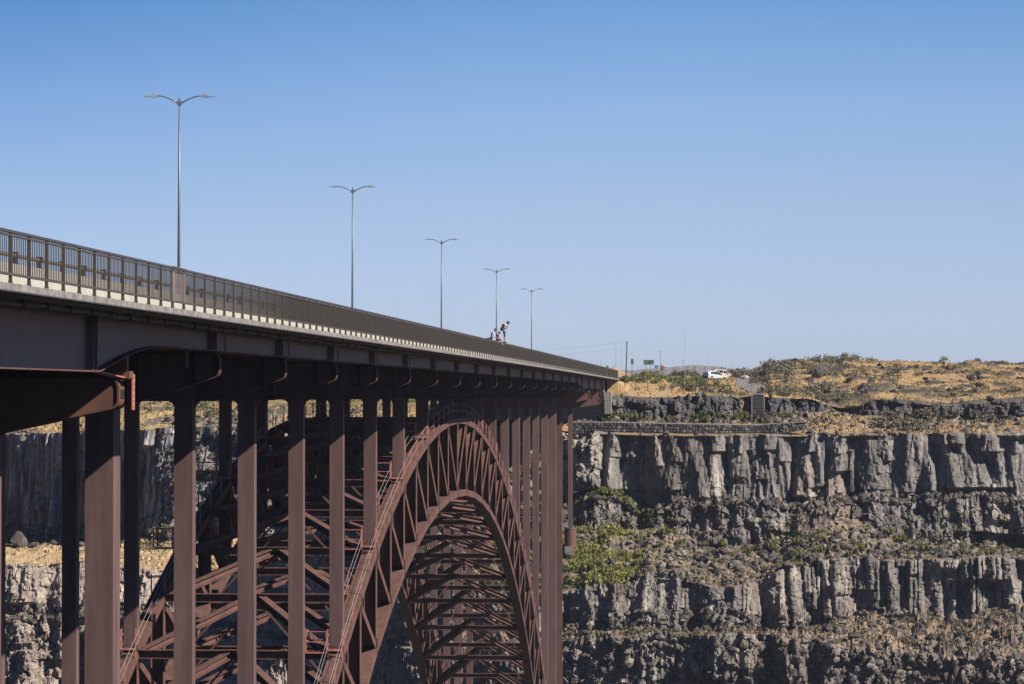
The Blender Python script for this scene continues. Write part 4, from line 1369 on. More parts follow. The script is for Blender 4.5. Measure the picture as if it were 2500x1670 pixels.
# ------------------------------------------------------------------ stone wall on the rim terrace
rs = random.Random(11)


def stone_mesh(seed, sx, sy, sz):
    rr_ = random.Random(seed)
    bm = bmesh.new()
    bmesh.ops.create_cube(bm, size=1)
    bmesh.ops.bevel(bm, geom=list(bm.edges), offset=.16, segments=1, affect='EDGES')
    for v in bm.verts:
        v.co = Vector((v.co.x * sx * rr_.uniform(.88, 1.1), v.co.y * sy * rr_.uniform(.8, 1.2), v.co.z * sz * rr_.uniform(.88, 1.1)))
    me = bpy.data.meshes.new('stone'); bm.to_mesh(me); bm.free()
    return me


swall = empty('stone_wall', (-12, 483.6, -5.0), 'low dry-laid dark stone wall with pale coping along the rim terrace', 'wall')
swall.location = (0, 0, 0)
core = MB(); cop = MB()


def wpath(px):
    t = (px - 1392) / (1975 - 1392)
    Yw = 484.2 - 2.2 * math.sin(t * 2.2) - max(0, t - .8) * 8
    return Yw


pxs = list(range(1392, 1976, 12))
for i in range(len(pxs) - 1):
    a, b = pxs[i], pxs[i + 1]
    Ya, Yb_ = wpath(a), wpath(b)
    top = lambda p: np.interp(p, [1392, 1500, 1700, 1850, 1975], [1029, 1030, 1034, 1036, 1028])
    bot = lambda p: np.interp(p, [1392, 1800, 1900, 1975], [1060, 1066, 1062, 1046])
    A = W(a, top(a), Ya); B = W(b, top(b), Yb_); C_ = W(a, bot(a), Ya); D_ = W(b, bot(b), Yb_)
    core.quadbox([(A.x, Ya + .12, C_.z), (B.x, Yb_ + .12, D_.z), (B.x, Yb_ + .7, D_.z), (A.x, Ya + .7, C_.z), (A.x, Ya + .12, A.z - .14), (B.x, Yb_ + .12, B.z - .14), (B.x, Yb_ + .7, B.z - .14), (A.x, Ya + .7, A.z - .14)])
    cop.quadbox([(A.x + .01, Ya - .12, A.z - .13), (B.x, Yb_ - .12, B.z - .13), (B.x, Yb_ + .75, B.z - .13), (A.x + .01, Ya + .75, A.z - .13), (A.x + .01, Ya - .12, A.z), (B.x, Yb_ - .12, B.z), (B.x, Yb_ + .75, B.z), (A.x + .01, Ya + .75, A.z)])
core.build('wall_core', M['stone'], swall); cop.build('coping', M['coping'], swall)
svar = []
for q in range(6):
    me = stone_mesh(q, .44, .30, .40); me.materials.append(M['stone']); svar.append(me)
    me2 = me.copy(); me2.materials.clear(); me2.materials.append(M['palestone']); svar.append(me2)
cnt = 0
for row in range(4):
    px = 1394 + rs.uniform(0, 5)
    while px < 1972 and cnt < 300:
        Yw = wpath(px)
        zt0 = W(px, top(px), Yw).z - .13; zb0 = W(px, bot(px), Yw).z
        hh = (zt0 - zb0) / 4
        if hh > .16:
            pr_pale = .2 + .65 * max(0, (px - 1800) / 170)
            v_ = svar[rs.randrange(6) * 2 + (1 if rs.random() < pr_pale else 0)]
            o = link('stone', v_, swall, (XofPx(px, Yw), Yw + .06 + rs.uniform(-.05, .05), zb0 + hh * (row + .5)))
            o.rotation_euler = (rs.uniform(-.15, .15), rs.uniform(-.3, .3), rs.uniform(-.2, .2))
            o.scale = (rs.uniform(.8, 1.15), 1, hh / .42); cnt += 1
        px += rs.uniform(6.6, 8.6)

# ------------------------------------------------------------------ path, stairs, fences
pa = []
for t in np.linspace(0, 1, 60):
    Yp = 492.5 + t * 118
    cx = np.interp(t, [0, .12, .35, .6, 1], [1853, 1852, 1840, 1828, 1816]); hw = np.interp(t, [0, .12, .35, .6, 1], [9, 10, 22, 32, 18])
    row = []
    for q in np.linspace(-1, 1, 9):
        x = XofPx(cx + q * hw, Yp); row.append((x, Yp))
    pa.append(row)
pa = np.array(pa)
PZ = ground_z(pa[..., 0], pa[..., 1])
PZs = PZ + .07
pth = grid_obj('gravel_path', pa[..., 0], pa[..., 1], PZs, np.ones(pa.shape[:2] + (3,)), M['path'])
tag(pth, None, None, None, 'structure')
pth_xy = pa

stair = empty('staircase', W(1851, 1024, 488), 'narrow stone staircase with steel posts and handrails climbing the rim cliff', 'stairs')
base_ = Vector(stair.location)
zt_s = W(1851, 963, 492).z
ns = 17
sm_ = MB(); sm_.box(-.78, .78, 0.06, .42, 0, .24); sm_ = sm_.mesh('step', M['stone'])
tr_ = MB(); tr_.box(-.80, .80, 0, .42, .245, .30); tr_ = tr_.mesh('tread', M['palestone'])
for k in range(ns):
    f = k / ns
    o = link('step', sm_, stair, (0, .25 * k, (zt_s - base_.z) * f)); link('tread', tr_, o); o.scale = (1, 1, (zt_s - base_.z) / ns / .30 * .92)
for xx in (-.92, .92):
    b_ = MB(); b_.beam((xx, 0, -.2), (xx, 0, (W(1838, 942, 488).z - base_.z)), .1, .1); b_.build('post', M['mast'], stair)
    b_ = MB(); b_.box(xx - .09, xx + .09, .1, 4.3, -.3, .35); b_.quadbox([(xx - .09, .1, .0), (xx + .09, .1, 0), (xx + .09, 4.4, zt_s - base_.z - .35), (xx - .09, 4.4, zt_s - base_.z - .35), (xx - .09, .1, .35), (xx + .09, .1, .35), (xx + .09, 4.4, zt_s - base_.z), (xx - .09, 4.4, zt_s - base_.z)])
    b_.build('stringer', M['wood'], stair)
for x0, x1 in ((-.2, 1.2), (.9, 2.7)):
    b_ = MB()
    for dz_ in (0, -.35):
        b_.beam((x0, -1.2, 1.6 + dz_), (x1, -1.6, .25 + dz_ * .6), .10, .10)
    for t in (0, .5, 1):
        b_.beam((x0 + (x1 - x0) * t, -1.2 - .4 * t, 1.35 - 1.5 * t), (x0 + (x1 - x0) * t, -1.2 - .4 * t, -.9), .06, .06)
    b_.build('handrail', M['dark'], stair)

hr = empty('handrail_flight', W(1712, 945, 508), 'dark metal stair handrails sloping down in the weeds left of the parked cars', 'railing')
hb = Vector(hr.location)
for q, (a, b) in enumerate((((1690, 913), (1722, 935)), ((1701, 914), (1733, 940)))):
    b_ = MB()
    Yh = 508 + q * 1.4
    A = W(a[0], a[1], Yh) - hb; B = W(b[0], b[1], Yh) - hb
    for d_ in (0, .33, .66):
        b_.beam(A - Vector((0, 0, d_)), B - Vector((0, 0, d_)), .07, .07, (0, 1, 0))
    b_.build('rail', M['dark'], hr)
    for t in (0, .33, .66, 1):
        b_ = MB(); c_ = A.lerp(B, t); b_.beam(c_, c_ - Vector((0, 0, 1.9)), .07, .07); b_.build('post', M['dark'], hr)


def gz1(x, y): return float(ground_z(np.array([x]), np.array([y]))[0])


def fence(name, label, posts, Yf, m='mast', hgt=1.3, braces=()):
    root = empty(name, (0, 0, 0), label, 'fence')
    pts = []
    for px in posts:
        x = XofPx(px, Yf); z = gz1(x, Yf)
        b_ = MB(); b_.beam((x, Yf, z - .2), (x, Yf, z + hgt), .09, .09); b_.build('post', M[m], root)
        pts.append((x, Yf, z))
    wr = MB()
    for h in (.3, .6, .9, 1.2):
        for i in range(len(pts) - 1):
            wr.tube([(pts[i][0], Yf, pts[i][2] + h), (pts[i + 1][0], Yf, pts[i + 1][2] + h)], .012, 4, cap=False)
    wr.build('wire', M['dark'], root)
    for px, dx in braces:
        x = XofPx(px, Yf); x2 = XofPx(px + dx, Yf)
        b_ = MB(); b_.beam((x, Yf, gz1(x, Yf) + hgt * .9), (x2, Yf, gz1(x2, Yf)), .08, .08); b_.build('brace', M[m], root)
    return root


fence('wire_fence', 'wire fence on steel posts between the bridge end and the staircase', [1525, 1553, 1582, 1611, 1640, 1668, 1697, 1725, 1755, 1783, 1811, 1835], 499, 'wood', 1.5, ((1525, 28), (1811, 18)))
fence('wire_fence', 'wire fence with braced posts on the rim right of the staircase', [1866, 1882, 1895, 1903, 1911, 1940, 1952, 1966, 1990, 2012, 2030], 500, 'wood', 1.4, ((1895, -12), (1911, 12), (1952, -16), (1952, 14)))
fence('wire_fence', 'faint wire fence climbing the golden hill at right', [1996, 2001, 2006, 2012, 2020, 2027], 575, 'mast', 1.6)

# ------------------------------------------------------------------ signs, utility pole, masts
def at_ground(px, Yq):
    x = XofPx(px, Yq); return x, gz1(x, Yq)


def sign_post(root, x, Yq, z0, z1, r=.06, m='signback'):
    b_ = MB(); b_.beam((x, Yq, z0), (x, Yq, z1), r * 2, r * 2); b_.build('post', M[m], root)


Ys = 560.0
root = empty('guide_sign', (0, 0, 0), 'wide road sign, green left half and brown right half, on two posts', 'road sign')
pmx = FPX / Ys
xa = XofPx(1572, Ys); xb_ = XofPx(1596.8, Ys); xm = XofPx(1584.8, Ys); za = (968 - 890.5) / pmx; zb_ = (968 - 879) / pmx
b_ = MB(); b_.box(xa, xm - .01, Ys - .05, Ys, za, zb_); gpan = b_.build('green_panel', M['green'], root)
b_ = MB(); b_.box(xm + .01, xb_, Ys - .05, Ys, za, zb_); bpan = b_.build('brown_panel', M['brown'], root)
rw = random.Random(5)
for pan, x0, x1 in ((gpan, xa + .14, xm - .16), (bpan, xm + .1, xb_ - .12)):
    t_ = MB()
    for zc_ in (.80, .48, .14):
        z = za + (zb_ - za) * zc_
        x = x0 + rw.uniform(0, .08)
        if pan is bpan and zc_ == .14:
            t_.box(x, x + .42, Ys - .062, Ys - .055, z - .045, z + .045)
            t_.v += [(x + .42, Ys - .06, z - .1), (x + .62, Ys - .06, z), (x + .42, Ys - .06, z + .1)]; k = len(t_.v); t_.f.append((k - 3, k - 2, k - 1)); continue
        while x < x1 - .06:
            wd = rw.uniform(.04, .075)
            t_.box(x, x + wd, Ys - .062, Ys - .055, z - .03, z + .03 + (rw.random() < .25) * .03)
            x += wd + .022
    t_.build('lettering', M['signwhite'], pan)
for px in (1578, 1589.2):
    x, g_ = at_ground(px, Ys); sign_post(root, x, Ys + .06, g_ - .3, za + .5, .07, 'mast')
root = empty('grey_sign', (0, 0, 0), 'tall narrow grey sign panel on one post right of the utility pole', 'road sign')
x, g_ = at_ground(1543.5, 545); p_ = 545
b_ = MB(); A = W(1540.3, 876, p_); B = W(1546.8, 889.3, p_); b_.box(A.x, B.x, p_ - .04, p_, B.z, A.z); pn = b_.build('panel', M['signback'], root)
b_ = MB()
for t in (.2, .5, .8):
    zz = B.z + (A.z - B.z) * t; b_.box(A.x + .03, B.x - .03, p_ - .06, p_ - .045, zz - .02, zz + .02)
b_.box((A.x + B.x) / 2 + .05, (A.x + B.x) / 2 + .09, p_ - .07, p_ - .062, B.z, A.z)
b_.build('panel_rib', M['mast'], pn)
sign_post(root, x, p_ + .05, g_ - .3, A.z - .1, .045)
root = empty('blue_sign', (0, 0, 0), 'small blue road sign on a post right of the green and brown sign', 'road sign')
p_ = 580; A = W(1598, 892, p_); B = W(1607, 898, p_); x, g_ = at_ground(1602.3, p_)
b_ = MB(); b_.box(A.x, B.x, p_ - .04, p_, B.z, A.z); b_.build('panel', M['blue'], root)
b_ = MB(); b_.box(A.x + .25, A.x + .38, p_ - .055, p_ - .045, B.z + .1, A.z - .1); b_.build('symbol', M['signwhite'], root)
sign_post(root, x, p_ + .05, g_ - .3, A.z - .05, .05)
root = empty('no_entry_sign', (0, 0, 0), 'round red no-entry sign with a white bar', 'road sign')
p_ = 590; c_ = W(1615.4, 896.2, p_); x, g_ = at_ground(1615.4, p_)
b_ = MB(); b_.tube([(c_.x, p_ - .04, c_.z), (c_.x, p_, c_.z)], .37, 20); dk = b_.build('disc', M['red'], root)
b_ = MB(); b_.box(c_.x - .28, c_.x + .28, p_ - .055, p_ - .045, c_.z - .065, c_.z + .065); b_.build('white_bar', M['signwhite'], dk)
sign_post(root, c_.x, p_ + .05, g_ - .3, c_.z, .05)
root = empty('grey_sign', (0, 0, 0), 'small grey sign partly covering the red no-entry sign', 'road sign')
p_ = 575; A = W(1614, 896.2, p_); B = W(1625, 898.8, p_); x, g_ = at_ground(1618.6, p_)
b_ = MB(); b_.box(A.x, B.x, p_ - .04, p_, B.z, A.z); b_.build('panel', M['signback'], root)
A2 = W(1613, 901.5, p_); B2 = W(1624, 903.5, p_)
b_ = MB(); b_.box(A2.x, B2.x, p_ - .04, p_, B2.z, A2.z); b_.build('panel', M['signback'], root)
sign_post(root, x, p_ + .05, g_ - .3, A.z, .05)

Yu = 600
xg, gg = at_ground(1528, Yu)
T_ = W(1530.8, 833.5, Yu)
root = empty('utility_pole', (xg, Yu, gg), 'wooden utility pole leaning slightly beyond the end of the bridge', 'pole')
b_ = MB(); b_.tube([(0, 0, -.5), (T_.x - xg, 0, T_.z - gg)], .115, 8, .085); b_.build('pole', M['wood'], root)
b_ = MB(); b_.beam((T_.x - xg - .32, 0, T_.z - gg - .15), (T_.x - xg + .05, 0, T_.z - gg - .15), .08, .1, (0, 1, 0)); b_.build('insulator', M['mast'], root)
wr = MB()
for dzz, dx in ((-.15, -.3), (-1.2, 0)):
    a = Vector((T_.x - xg + dx, 0, T_.z - gg + dzz)); b = Vector((-60, 60, T_.z - gg + dzz - .4))
    wr.tube([a.lerp(b, t) - Vector((0, 0, 6 * t * (1 - t))) for t in np.linspace(0, 1, 14)], .008, 4, cap=False)
a = Vector((T_.x - xg, 0, T_.z - gg - 1.2)); b = Vector((T_.x - xg + 5.5, -2, -1.0)); wr.tube([a, b], .008, 4, cap=False)
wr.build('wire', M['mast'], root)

masts = [(1458, 881, 1), (1467, 876, 1), (1503.5, 841, 1.0), (1518, 852, .8), (1612, 856, 2.2), (1642, 875, 1.0), (1666, 880, 1.6), (1671.5, 800, 1.0), (1729.5, 858, .8), (1787, 882, .8), (1500, 888, 1.4), (1691, 889, 1.4), (1557, 893, 1), (1565, 892, 1), (1572, 893, 1)]
for i, (px, py, wdt) in enumerate(masts):
    dm = 3200 if py < 890 else 2600
    t_ = W(px, py, dm); b0 = W(px, 906, dm)
    lab = {0: 'faint thin radio mast just above the end of the bridge railing', 1: 'thin radio mast right beside the faintest one above the bridge railing', 2: 'tall thin radio mast left of the utility pole',
           3: 'pale radio mast just left of the utility pole', 4: 'thickest grey radio mast above the no-entry sign', 5: 'thin mast right of the no-entry sign', 6: 'short thick radio tower on the distant hill',
           7: 'tallest needle-thin radio mast on the horizon', 8: 'faint radio mast above the parked cars', 12: 'leftmost tiny skyline pole, left of the green and brown sign', 13: 'middle tiny skyline pole left of the green and brown sign', 14: 'tiny skyline pole touching the left edge of the green sign', 9: 'faint mast on the skyline right of the cars', 10: 'short mast low on the skyline left of the utility pole',
           11: 'short mast between the tallest mast and the cars'}.get(i, 'tiny pole on the skyline behind the green and brown sign')
    root = empty('radio_mast', (t_.x, dm, 0), lab, 'mast', 'radio masts on the horizon' if i < 12 else 'tiny poles on the skyline')
    b_ = MB(); wdt *= .7; hw = .16 * wdt; z0 = 2.0; z1 = t_.z
    for (u, v) in ((-1, -1), (1, -1), (0, 1)):
        b_.beam((u * hw, v * hw, z0), (u * hw, v * hw, z1), .14 * wdt, .14 * wdt)
    zz = z0; sgn = 1
    while zz < z1 - 1:
        b_.beam((-hw * sgn, -hw, zz), (hw * sgn, -hw, min(zz + 1.4, z1)), .05 * wdt, .05 * wdt); zz += 1.4; sgn = -sgn
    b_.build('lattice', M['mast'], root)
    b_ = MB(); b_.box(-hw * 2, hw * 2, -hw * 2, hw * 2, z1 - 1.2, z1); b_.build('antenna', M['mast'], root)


# ------------------------------------------------------------------ cars
def make_car(name, loc, yaw, pitch, paint, label, pickup=False):
    root = empty(name, loc, label, 'car')
    # stations along length: x, half width, z bottom, z belt, z roof, roof half width
    st = [(-2.25, .80, .42, .92, .95, .74), (-2.20, .88, .30, 1.02, 1.35, .70), (-1.9, .91, .26, 1.04, 1.62, .66), (-1.2, .92, .24, 1.02, 1.70, .66), (-.3, .92, .24, 1.0, 1.70, .66), (.35, .92, .24, .98, 1.62, .64), (.95, .92, .24, .97, 1.10, .70), (1.5, .90, .26, .93, 1.02, .74), (2.0, .84, .30, .82, .90, .68), (2.25, .70, .36, .62, .68, .60)]
    b_ = MB()
    rings = []
    for (x, hw, zb0, zbelt, zr, rw_) in st:
        ring = [(x, -hw * .96, zb0), (x, -hw, zb0 + .25), (x, -hw * .98, zbelt), (x, -rw_, zr - .03), (x, -rw_ * .6, zr), (x, rw_ * .6, zr), (x, rw_, zr - .03), (x, hw * .98, zbelt), (x, hw, zb0 + .25), (x, hw * .96, zb0)]
        rings.append(len(b_.v)); b_.v += ring
    for i in range(len(st) - 1):
        a, c = rings[i], rings[i + 1]
        for k in range(10):
            k2 = (k + 1) % 10
            b_.f.append((a + k, a + k2, c + k2, c + k))
    b_.f.append(tuple(range(rings[0], rings[0] + 10))); b_.f.append(tuple(range(rings[-1], rings[-1] + 10))[::-1])
    body = b_.build('body', M[paint], root)
    # windows
    for s in (1, -1):
        for poly in ([(-1.85, 1.10), (-1.05, 1.07), (-1.05, 1.58), (-1.62, 1.50)], [(-1.0, 1.07), (-.22, 1.05), (-.22, 1.60), (-1.0, 1.59)], [(-.16, 1.05), (.82, 1.06), (.30, 1.54), (-.16, 1.60)]):
            g_ = MB()
            def yy_(x, z):
                t = (z - 1.0) / .68
                return s * (.905 - t * .245 + .012)
            pts = [(x, yy_(x, z), z) for x, z in poly]; g_.v = pts + [(x, y - s * .02, z) for x, y, z in pts]; g_.f = [(0, 1, 2, 3), (7, 6, 5, 4), (0, 4, 5, 1), (1, 5, 6, 2), (2, 6, 7, 3), (3, 7, 4, 0)]
            g_.build('side_window', M['glass'], root)
    g_ = MB(); g_.quadbox([(-2.235, -.66, 1.06), (-2.235, .66, 1.06), (-2.17, .66, 1.06), (-2.17, -.66, 1.06), (-1.99, -.60, 1.52), (-1.99, .60, 1.52), (-1.9, .60, 1.52), (-1.9, -.60, 1.52)]); g_.build('rear_window', M['glass'], root)
    g_ = MB(); g_.quadbox([(.40, -.58, 1.58), (.40, .58, 1.58), (.42, .58, 1.60), (.42, -.58, 1.60), (.98, -.70, 1.09), (.98, .70, 1.09), (1.0, .70, 1.12), (1.0, -.70, 1.12)]); g_.build('windscreen', M['glass'], root)
    for s in (1, -1):
        for x in (-1.38, 1.42):
            t_ = MB(); t_.tube([(x, s * .70, .36), (x, s * .935, .36)], .36, 18); ty = t_.build('tyre', M['tyre'], root)
            r_ = MB(); r_.tube([(x, s * .90, .36), (x, s * .95, .36)], .23, 14); r_.build('rim', M['rim'], ty)
        l_ = MB(); l_.box(-2.28, -2.12, s * .80 - .09, s * .80 + .09, .86, 1.14); l_.build('tail_light', M['red'], root)
        l_ = MB(); l_.box(2.02, 2.2, s * .66 - .1, s * .66 + .1, .62, .78); l_.build('headlight', M['signwhite'], root)
        l_ = MB(); l_.box(.72, .88, s * .98 - .08, s * .98 + .08, 1.0, 1.14); l_.build('mirror', M[paint], root)
    bm_ = MB(); bm_.box(-2.32, -2.15, -.8, .8, .36, .60); bm_.build('rear_bumper', M['dark'], root)
    rr2 = MB()
    for s in (1, -1): rr2.beam((-1.7, s * .6, 1.76), (.1, s * .6, 1.76), .04, .04)
    rr2.build('roof_rail', M['dark'], root)
    root.rotation_euler = (0, pitch, yaw)
    return root


Yv = 617
x_, g_ = at_ground(1745, Yv)
zc = W(1745, 929, Yv).z
make_car('parked_car', (XofPx(1746, Yv), Yv, zc + .05), R(36), R(3.5), 'white', 'white estate-style SUV parked in front, seen from its rear corner')
make_car('parked_car', (XofPx(1764, 625), 625, W(1770, 926, 625).z + .1), R(20), R(3.5), 'cream_paint', 'cream coloured vehicle mostly hidden behind the white SUV')

# distant buildings of white and dark by the road end
root = empty('distant_truck', (0, 0, 0), 'small white box truck shape on the road just above the railing end', 'truck')
p_ = 640; A = W(1479.5, 891.5, p_); B = W(1487, 898.5, p_)
b_ = MB(); b_.box(A.x, B.x, p_, p_ + 3, 2.6, A.z); b_.build('cargo_box', M['white'], root)
b_ = MB(); b_.box(A.x + .1, B.x - .1, p_ - .02, p_ + .0, B.z, A.z - .15); b_.build('rear_door', M['signback'], root)
b_ = MB(); b_.box(A.x + .1, B.x - .1, p_ + 3.01, p_ + 4.2, 2.6, A.z - .6); b_.build('cab', M['white'], root)

# ------------------------------------------------------------------ vegetation
def bush_mesh(name, seed, m_, n=170, spiky=False):
    r_ = np.random.RandomState(seed)
    lob = r_.randn(6, 3) * [.33, .33, .16] + [0, 0, .45]
    c = lob[r_.randint(0, 6, n)] + r_.randn(n, 3) * [.21, .21, .17]
    c[:, 2] = np.abs(c[:, 2])
    sz = r_.uniform(.07, .17, n)
    if spiky:
        c = r_.randn(n, 3) * [.28, .28, 0]; c[:, 2] = r_.uniform(.1, .55, n)
    d = r_.randn(n, 3); d /= np.linalg.norm(d, axis=1)[:, None]
    e_ = r_.randn(n, 3)
    if spiky:
        d = d * .3 + np.array([0, 0, 1]); sz = r_.uniform(.25, .55, n)
    e_ = np.cross(d, e_); e_ /= np.linalg.norm(e_, axis=1)[:, None]
    w_ = .35 if spiky else 1.0
    V = np.stack([c - e_ * sz[:, None] * (.25 if spiky else .8), c + e_ * sz[:, None] * (.25 if spiky else .8), c + d * sz[:, None] * 1.3], 1)
    me = bpy.data.meshes.new(name)
    me.from_pydata(V.reshape(-1, 3).tolist(), [], [(3 * i, 3 * i + 1, 3 * i + 2) for i in range(n)])
    me.materials.append(m_)
    return me


sageM = [bush_mesh('sagebrush', 20 + i, M['sage']) for i in range(5)]
tanM = [bush_mesh('sagebrush', 30 + i, M['tansage']) for i in range(4)]
weedM = [bush_mesh('green_weed', 40 + i, M['weed'], 150, i % 2 == 0) for i in range(4)]
rb = random.Random(21)
nb = [0]


def bush(kind, x, y, z, s, label, cat, group):
    me = rb.choice(kind)
    o = bpy.data.objects.new('sagebrush_shrub' if kind is not weedM else 'weed_tuft', me); COL.objects.link(o)
    o.location = (x, y, z - .08 * s); o.rotation_euler = (0, 0, rb.uniform(0, 6.28)); o.scale = (s * rb.uniform(.9, 1.3), s * rb.uniform(.9, 1.3), s * rb.uniform(.75, 1.05))
    tag(o, label, cat, group); nb[0] += 1


def on_path(x, y):
    px = 1782 + x / y * FPX
    return y < 612 and abs(px - np.interp(y, [492, 506, 534, 563, 611], [1853, 1852, 1840, 1828, 1816])) < np.interp(y, [492, 506, 534, 563, 611], [12, 13, 25, 35, 21])


# skyline thicket right of the path
for i in range(76):
    px = rb.uniform(1792, 1930) if i < 44 else (rb.uniform(1930, 2100) if i < 62 else rb.uniform(1630, 1800)); Yq = rb.uniform(575, 648) if i < 62 else rb.uniform(632, 660)
    x = XofPx(px, Yq)
    if on_path(x, Yq) or (px < 1800 and Yq < 630): continue
    bush(sageM, x, Yq, gz1(x, Yq), rb.uniform(.9, 1.9), 'dark grey-green sagebrush in the thicket on the skyline above the path', 'bush', 'sagebrush thicket on the skyline')
for i in range(64):
    px = rb.uniform(1870, 2540); Yq = 505 + 140 * rb.random() ** 1.2
    x = XofPx(px, Yq)
    bush(sageM if rb.random() < .6 else tanM, x, Yq, gz1(x, Yq), rb.uniform(.7, 1.6), 'sagebrush clump scattered on the golden hillside at right', 'bush', 'sagebrush clumps on the golden hillside')
for i in range(26):
    px = rb.choice((rb.uniform(1865, 1990), rb.uniform(1990, 2070))); Yq = rb.uniform(500, 535)
    x = XofPx(px, Yq)
    bush(tanM if rb.random() < .5 else sageM, x, Yq, gz1(x, Yq), rb.uniform(1.1, 1.9), 'rounded sagebrush behind the fence right of the staircase', 'bush', 'sagebrush behind the right fence')
for i in range(22):
    px = 2260 + rb.gauss(0, 52); py_ = rb.uniform(1000, 1056); Yq = np.interp(py_, [1000, 1056], [490.5, 482.5])
    p = W(px, py_, Yq)
    bush(tanM if rb.random() < .4 else sageM, p.x, Yq, p.z - .4, rb.uniform(1.2, 2.0), 'big sagebrush in the clump on the edge of the right-hand cliff', 'bush', 'sagebrush clump on the cliff edge')
for i in range(74):
    px = rb.uniform(1518, 1790); Yq = rb.uniform(512, 545) if i < 50 else rb.uniform(545, 600); x = XofPx(px, Yq)
    if on_path(x, Yq) or (1690 < px < 1790 and Yq > 575): continue
    bush(weedM, x, Yq, gz1(x, Yq), rb.uniform(.55, 1.15) * (.7 if px > 1690 else 1), 'tall green weed clump on the bank between the bridge end and the cars', 'weed', 'green weeds by the bridge end')
for i in range(18):
    px = rb.uniform(1560, 1800); Yq = rb.uniform(497, 520); x = XofPx(px, Yq)
    if on_path(x, Yq): continue
    bush(sageM, x, Yq, gz1(x, Yq), rb.uniform(.8, 1.5), 'low sagebrush on the dry bank behind the left fence', 'bush', 'sagebrush behind the left fence')
bush(weedM, *W(1835, 938, 560)[0:2], W(1835, 938, 560).z, 1.3, 'green tuft growing in the middle of the gravel path', 'weed', None)


def wall_sample(px0, px1, py0, py1, n, seed, spans=None):
    """random points on the wall surface whose projection lies in a pixel window"""
    px = 1782 + WX / WY * FPX; py = 968 - WZ / WY * FPX
    m_ = (px > px0) & (px < px1) & (py > py0) & (py < py1)
    if spans is not None:
        m_ &= np.isin(WS, spans)
    idx = np.argwhere(m_)
    if len(idx) == 0: return []
    r_ = np.random.RandomState(seed)
    pick = idx[r_.randint(0, len(idx), n)]
    return [(WX[a, b], WY[a, b], WZ[a, b]) for a, b in pick]


for args in (((1400, 1960, 1000, 1030), 26, weedM, [8], 'green weed clump behind the stone wall on the rim terrace', 'weed', 'weeds behind the stone wall', (.6, 1.2)),
             ((1425, 1560, 1290, 1400), 14, weedM, [3], 'green weed clump on the slope right of the far pier', 'weed', 'weeds on the slope by the far pier', (.55, .85)),
             ((1580, 2120, 1300, 1360), 34, weedM, [3], 'green weed clump on the middle ledge of the canyon wall', 'weed', 'weeds on the middle ledge', (.5, 1.1)),
             ((2120, 2480, 1300, 1365), 12, weedM, [3], 'isolated green weed on the ledge above the right lower cliff', 'weed', 'weeds on the right part of the ledge', (.7, 1.3)),
             ((2200, 2450, 1500, 1570), 14, tanM, [1, 2], 'tan sagebrush on the lowest terrace at right', 'bush', 'sagebrush on the lowest terrace', (.6, 1.2)),
             ((1440, 1560, 1190, 1250), 10, weedM, [5, 6], 'green weed on the hump beside the tall dark cliff recess', 'weed', 'weeds on the hump', (.5, 1.0)),
             ((330, 640, 975, 1045), 16, tanM, [7, 8, 9, 10], 'pale sagebrush on the hillside seen under the deck at left', 'bush', 'sagebrush on the far hillside under the deck', (1.3, 2.4)),
             ((290, 420, 1290, 1350), 8, tanM, [3, 4], 'pale sagebrush beside the straw-coloured shelf seen between the pier legs', 'bush', 'sagebrush by the straw shelf', (1.2, 2.2))):
    win, n, kd, sp_, lab, cat, grp, (s0, s1) = args
    for (x, y, z) in wall_sample(*win, n, 70 + n, sp_):
        bush(kd, x, y - .2, z, rb.uniform(s0, s1), lab, cat, grp)
bush(weedM[1:2], *[W(300, 1352, 515)[i] for i in (0, 1, 2)], 3.3, 'large round green bush on the straw-coloured shelf between the pier legs', 'bush', None)


# uncountable cover: small scrub and dry grass as one object each
def scatter_tris(pts, size, hgt, colr, seed, per=3):
    r_ = np.random.RandomState(seed)
    p = np.repeat(pts, per, 0); n = len(p)
    p = p + r_.randn(n, 3) * [.16, .16, .03]
    a = r_.uniform(0, 6.28, n)
    e_ = np.stack([np.cos(a), np.sin(a), np.zeros(n)], 1)
    up = r_.randn(n, 3) * [.35, .35, 0] + [0, 0, 1]
    s = r_.uniform(.6, 1.4, n)[:, None]
    V = np.stack([p - e_ * size * s, p + e_ * size * s, p + up * hgt * s], 1)
    c = np.repeat(colr, per, 0) * r_.uniform(.65, 1.3, (n, 1))
    return V, c


rg = np.random.RandomState(5)
n = 12000
gx = rg.uniform(-70, 70, n); gy = 493 + 165 * rg.rand(n) ** 1.1
y10, _ = knot(10, gx); ok = (gy > y10 + .5)
gx, gy = gx[ok], gy[ok]
onp = np.array([on_path(a, b) for a, b in zip(gx, gy)]); gx, gy = gx[~onp], gy[~onp]
ok = ~((np.abs(gx + 28.9) < 14)); gx, gy = gx[ok], gy[ok]
gz_ = ground_z(gx, gy)
nz1 = fbm(gx / 8, gy / 12, 600, 3)
px_ = 1782 + gx / gy * FPX
green = ((px_ < 1790) & (gy > 515) & (nz1 > .38))
cc = np.where(green[:, None], np.array([.13, .15, .04]), np.array([.50, .32, .13]))
cc = np.where(((nz1 > .6) & ~green)[:, None], np.array([.26, .22, .14]), cc)
V1, c1 = scatter_tris(np.stack([gx, gy, gz_ - .04], 1), .12, .24, cc, 8, 3)
o = tri_obj('dry_grass', V1, c1, M['leafy']); tag(o, 'dry grass and small scrub covering the plateau', 'grass', None, 'stuff')
pts = []; cl = []
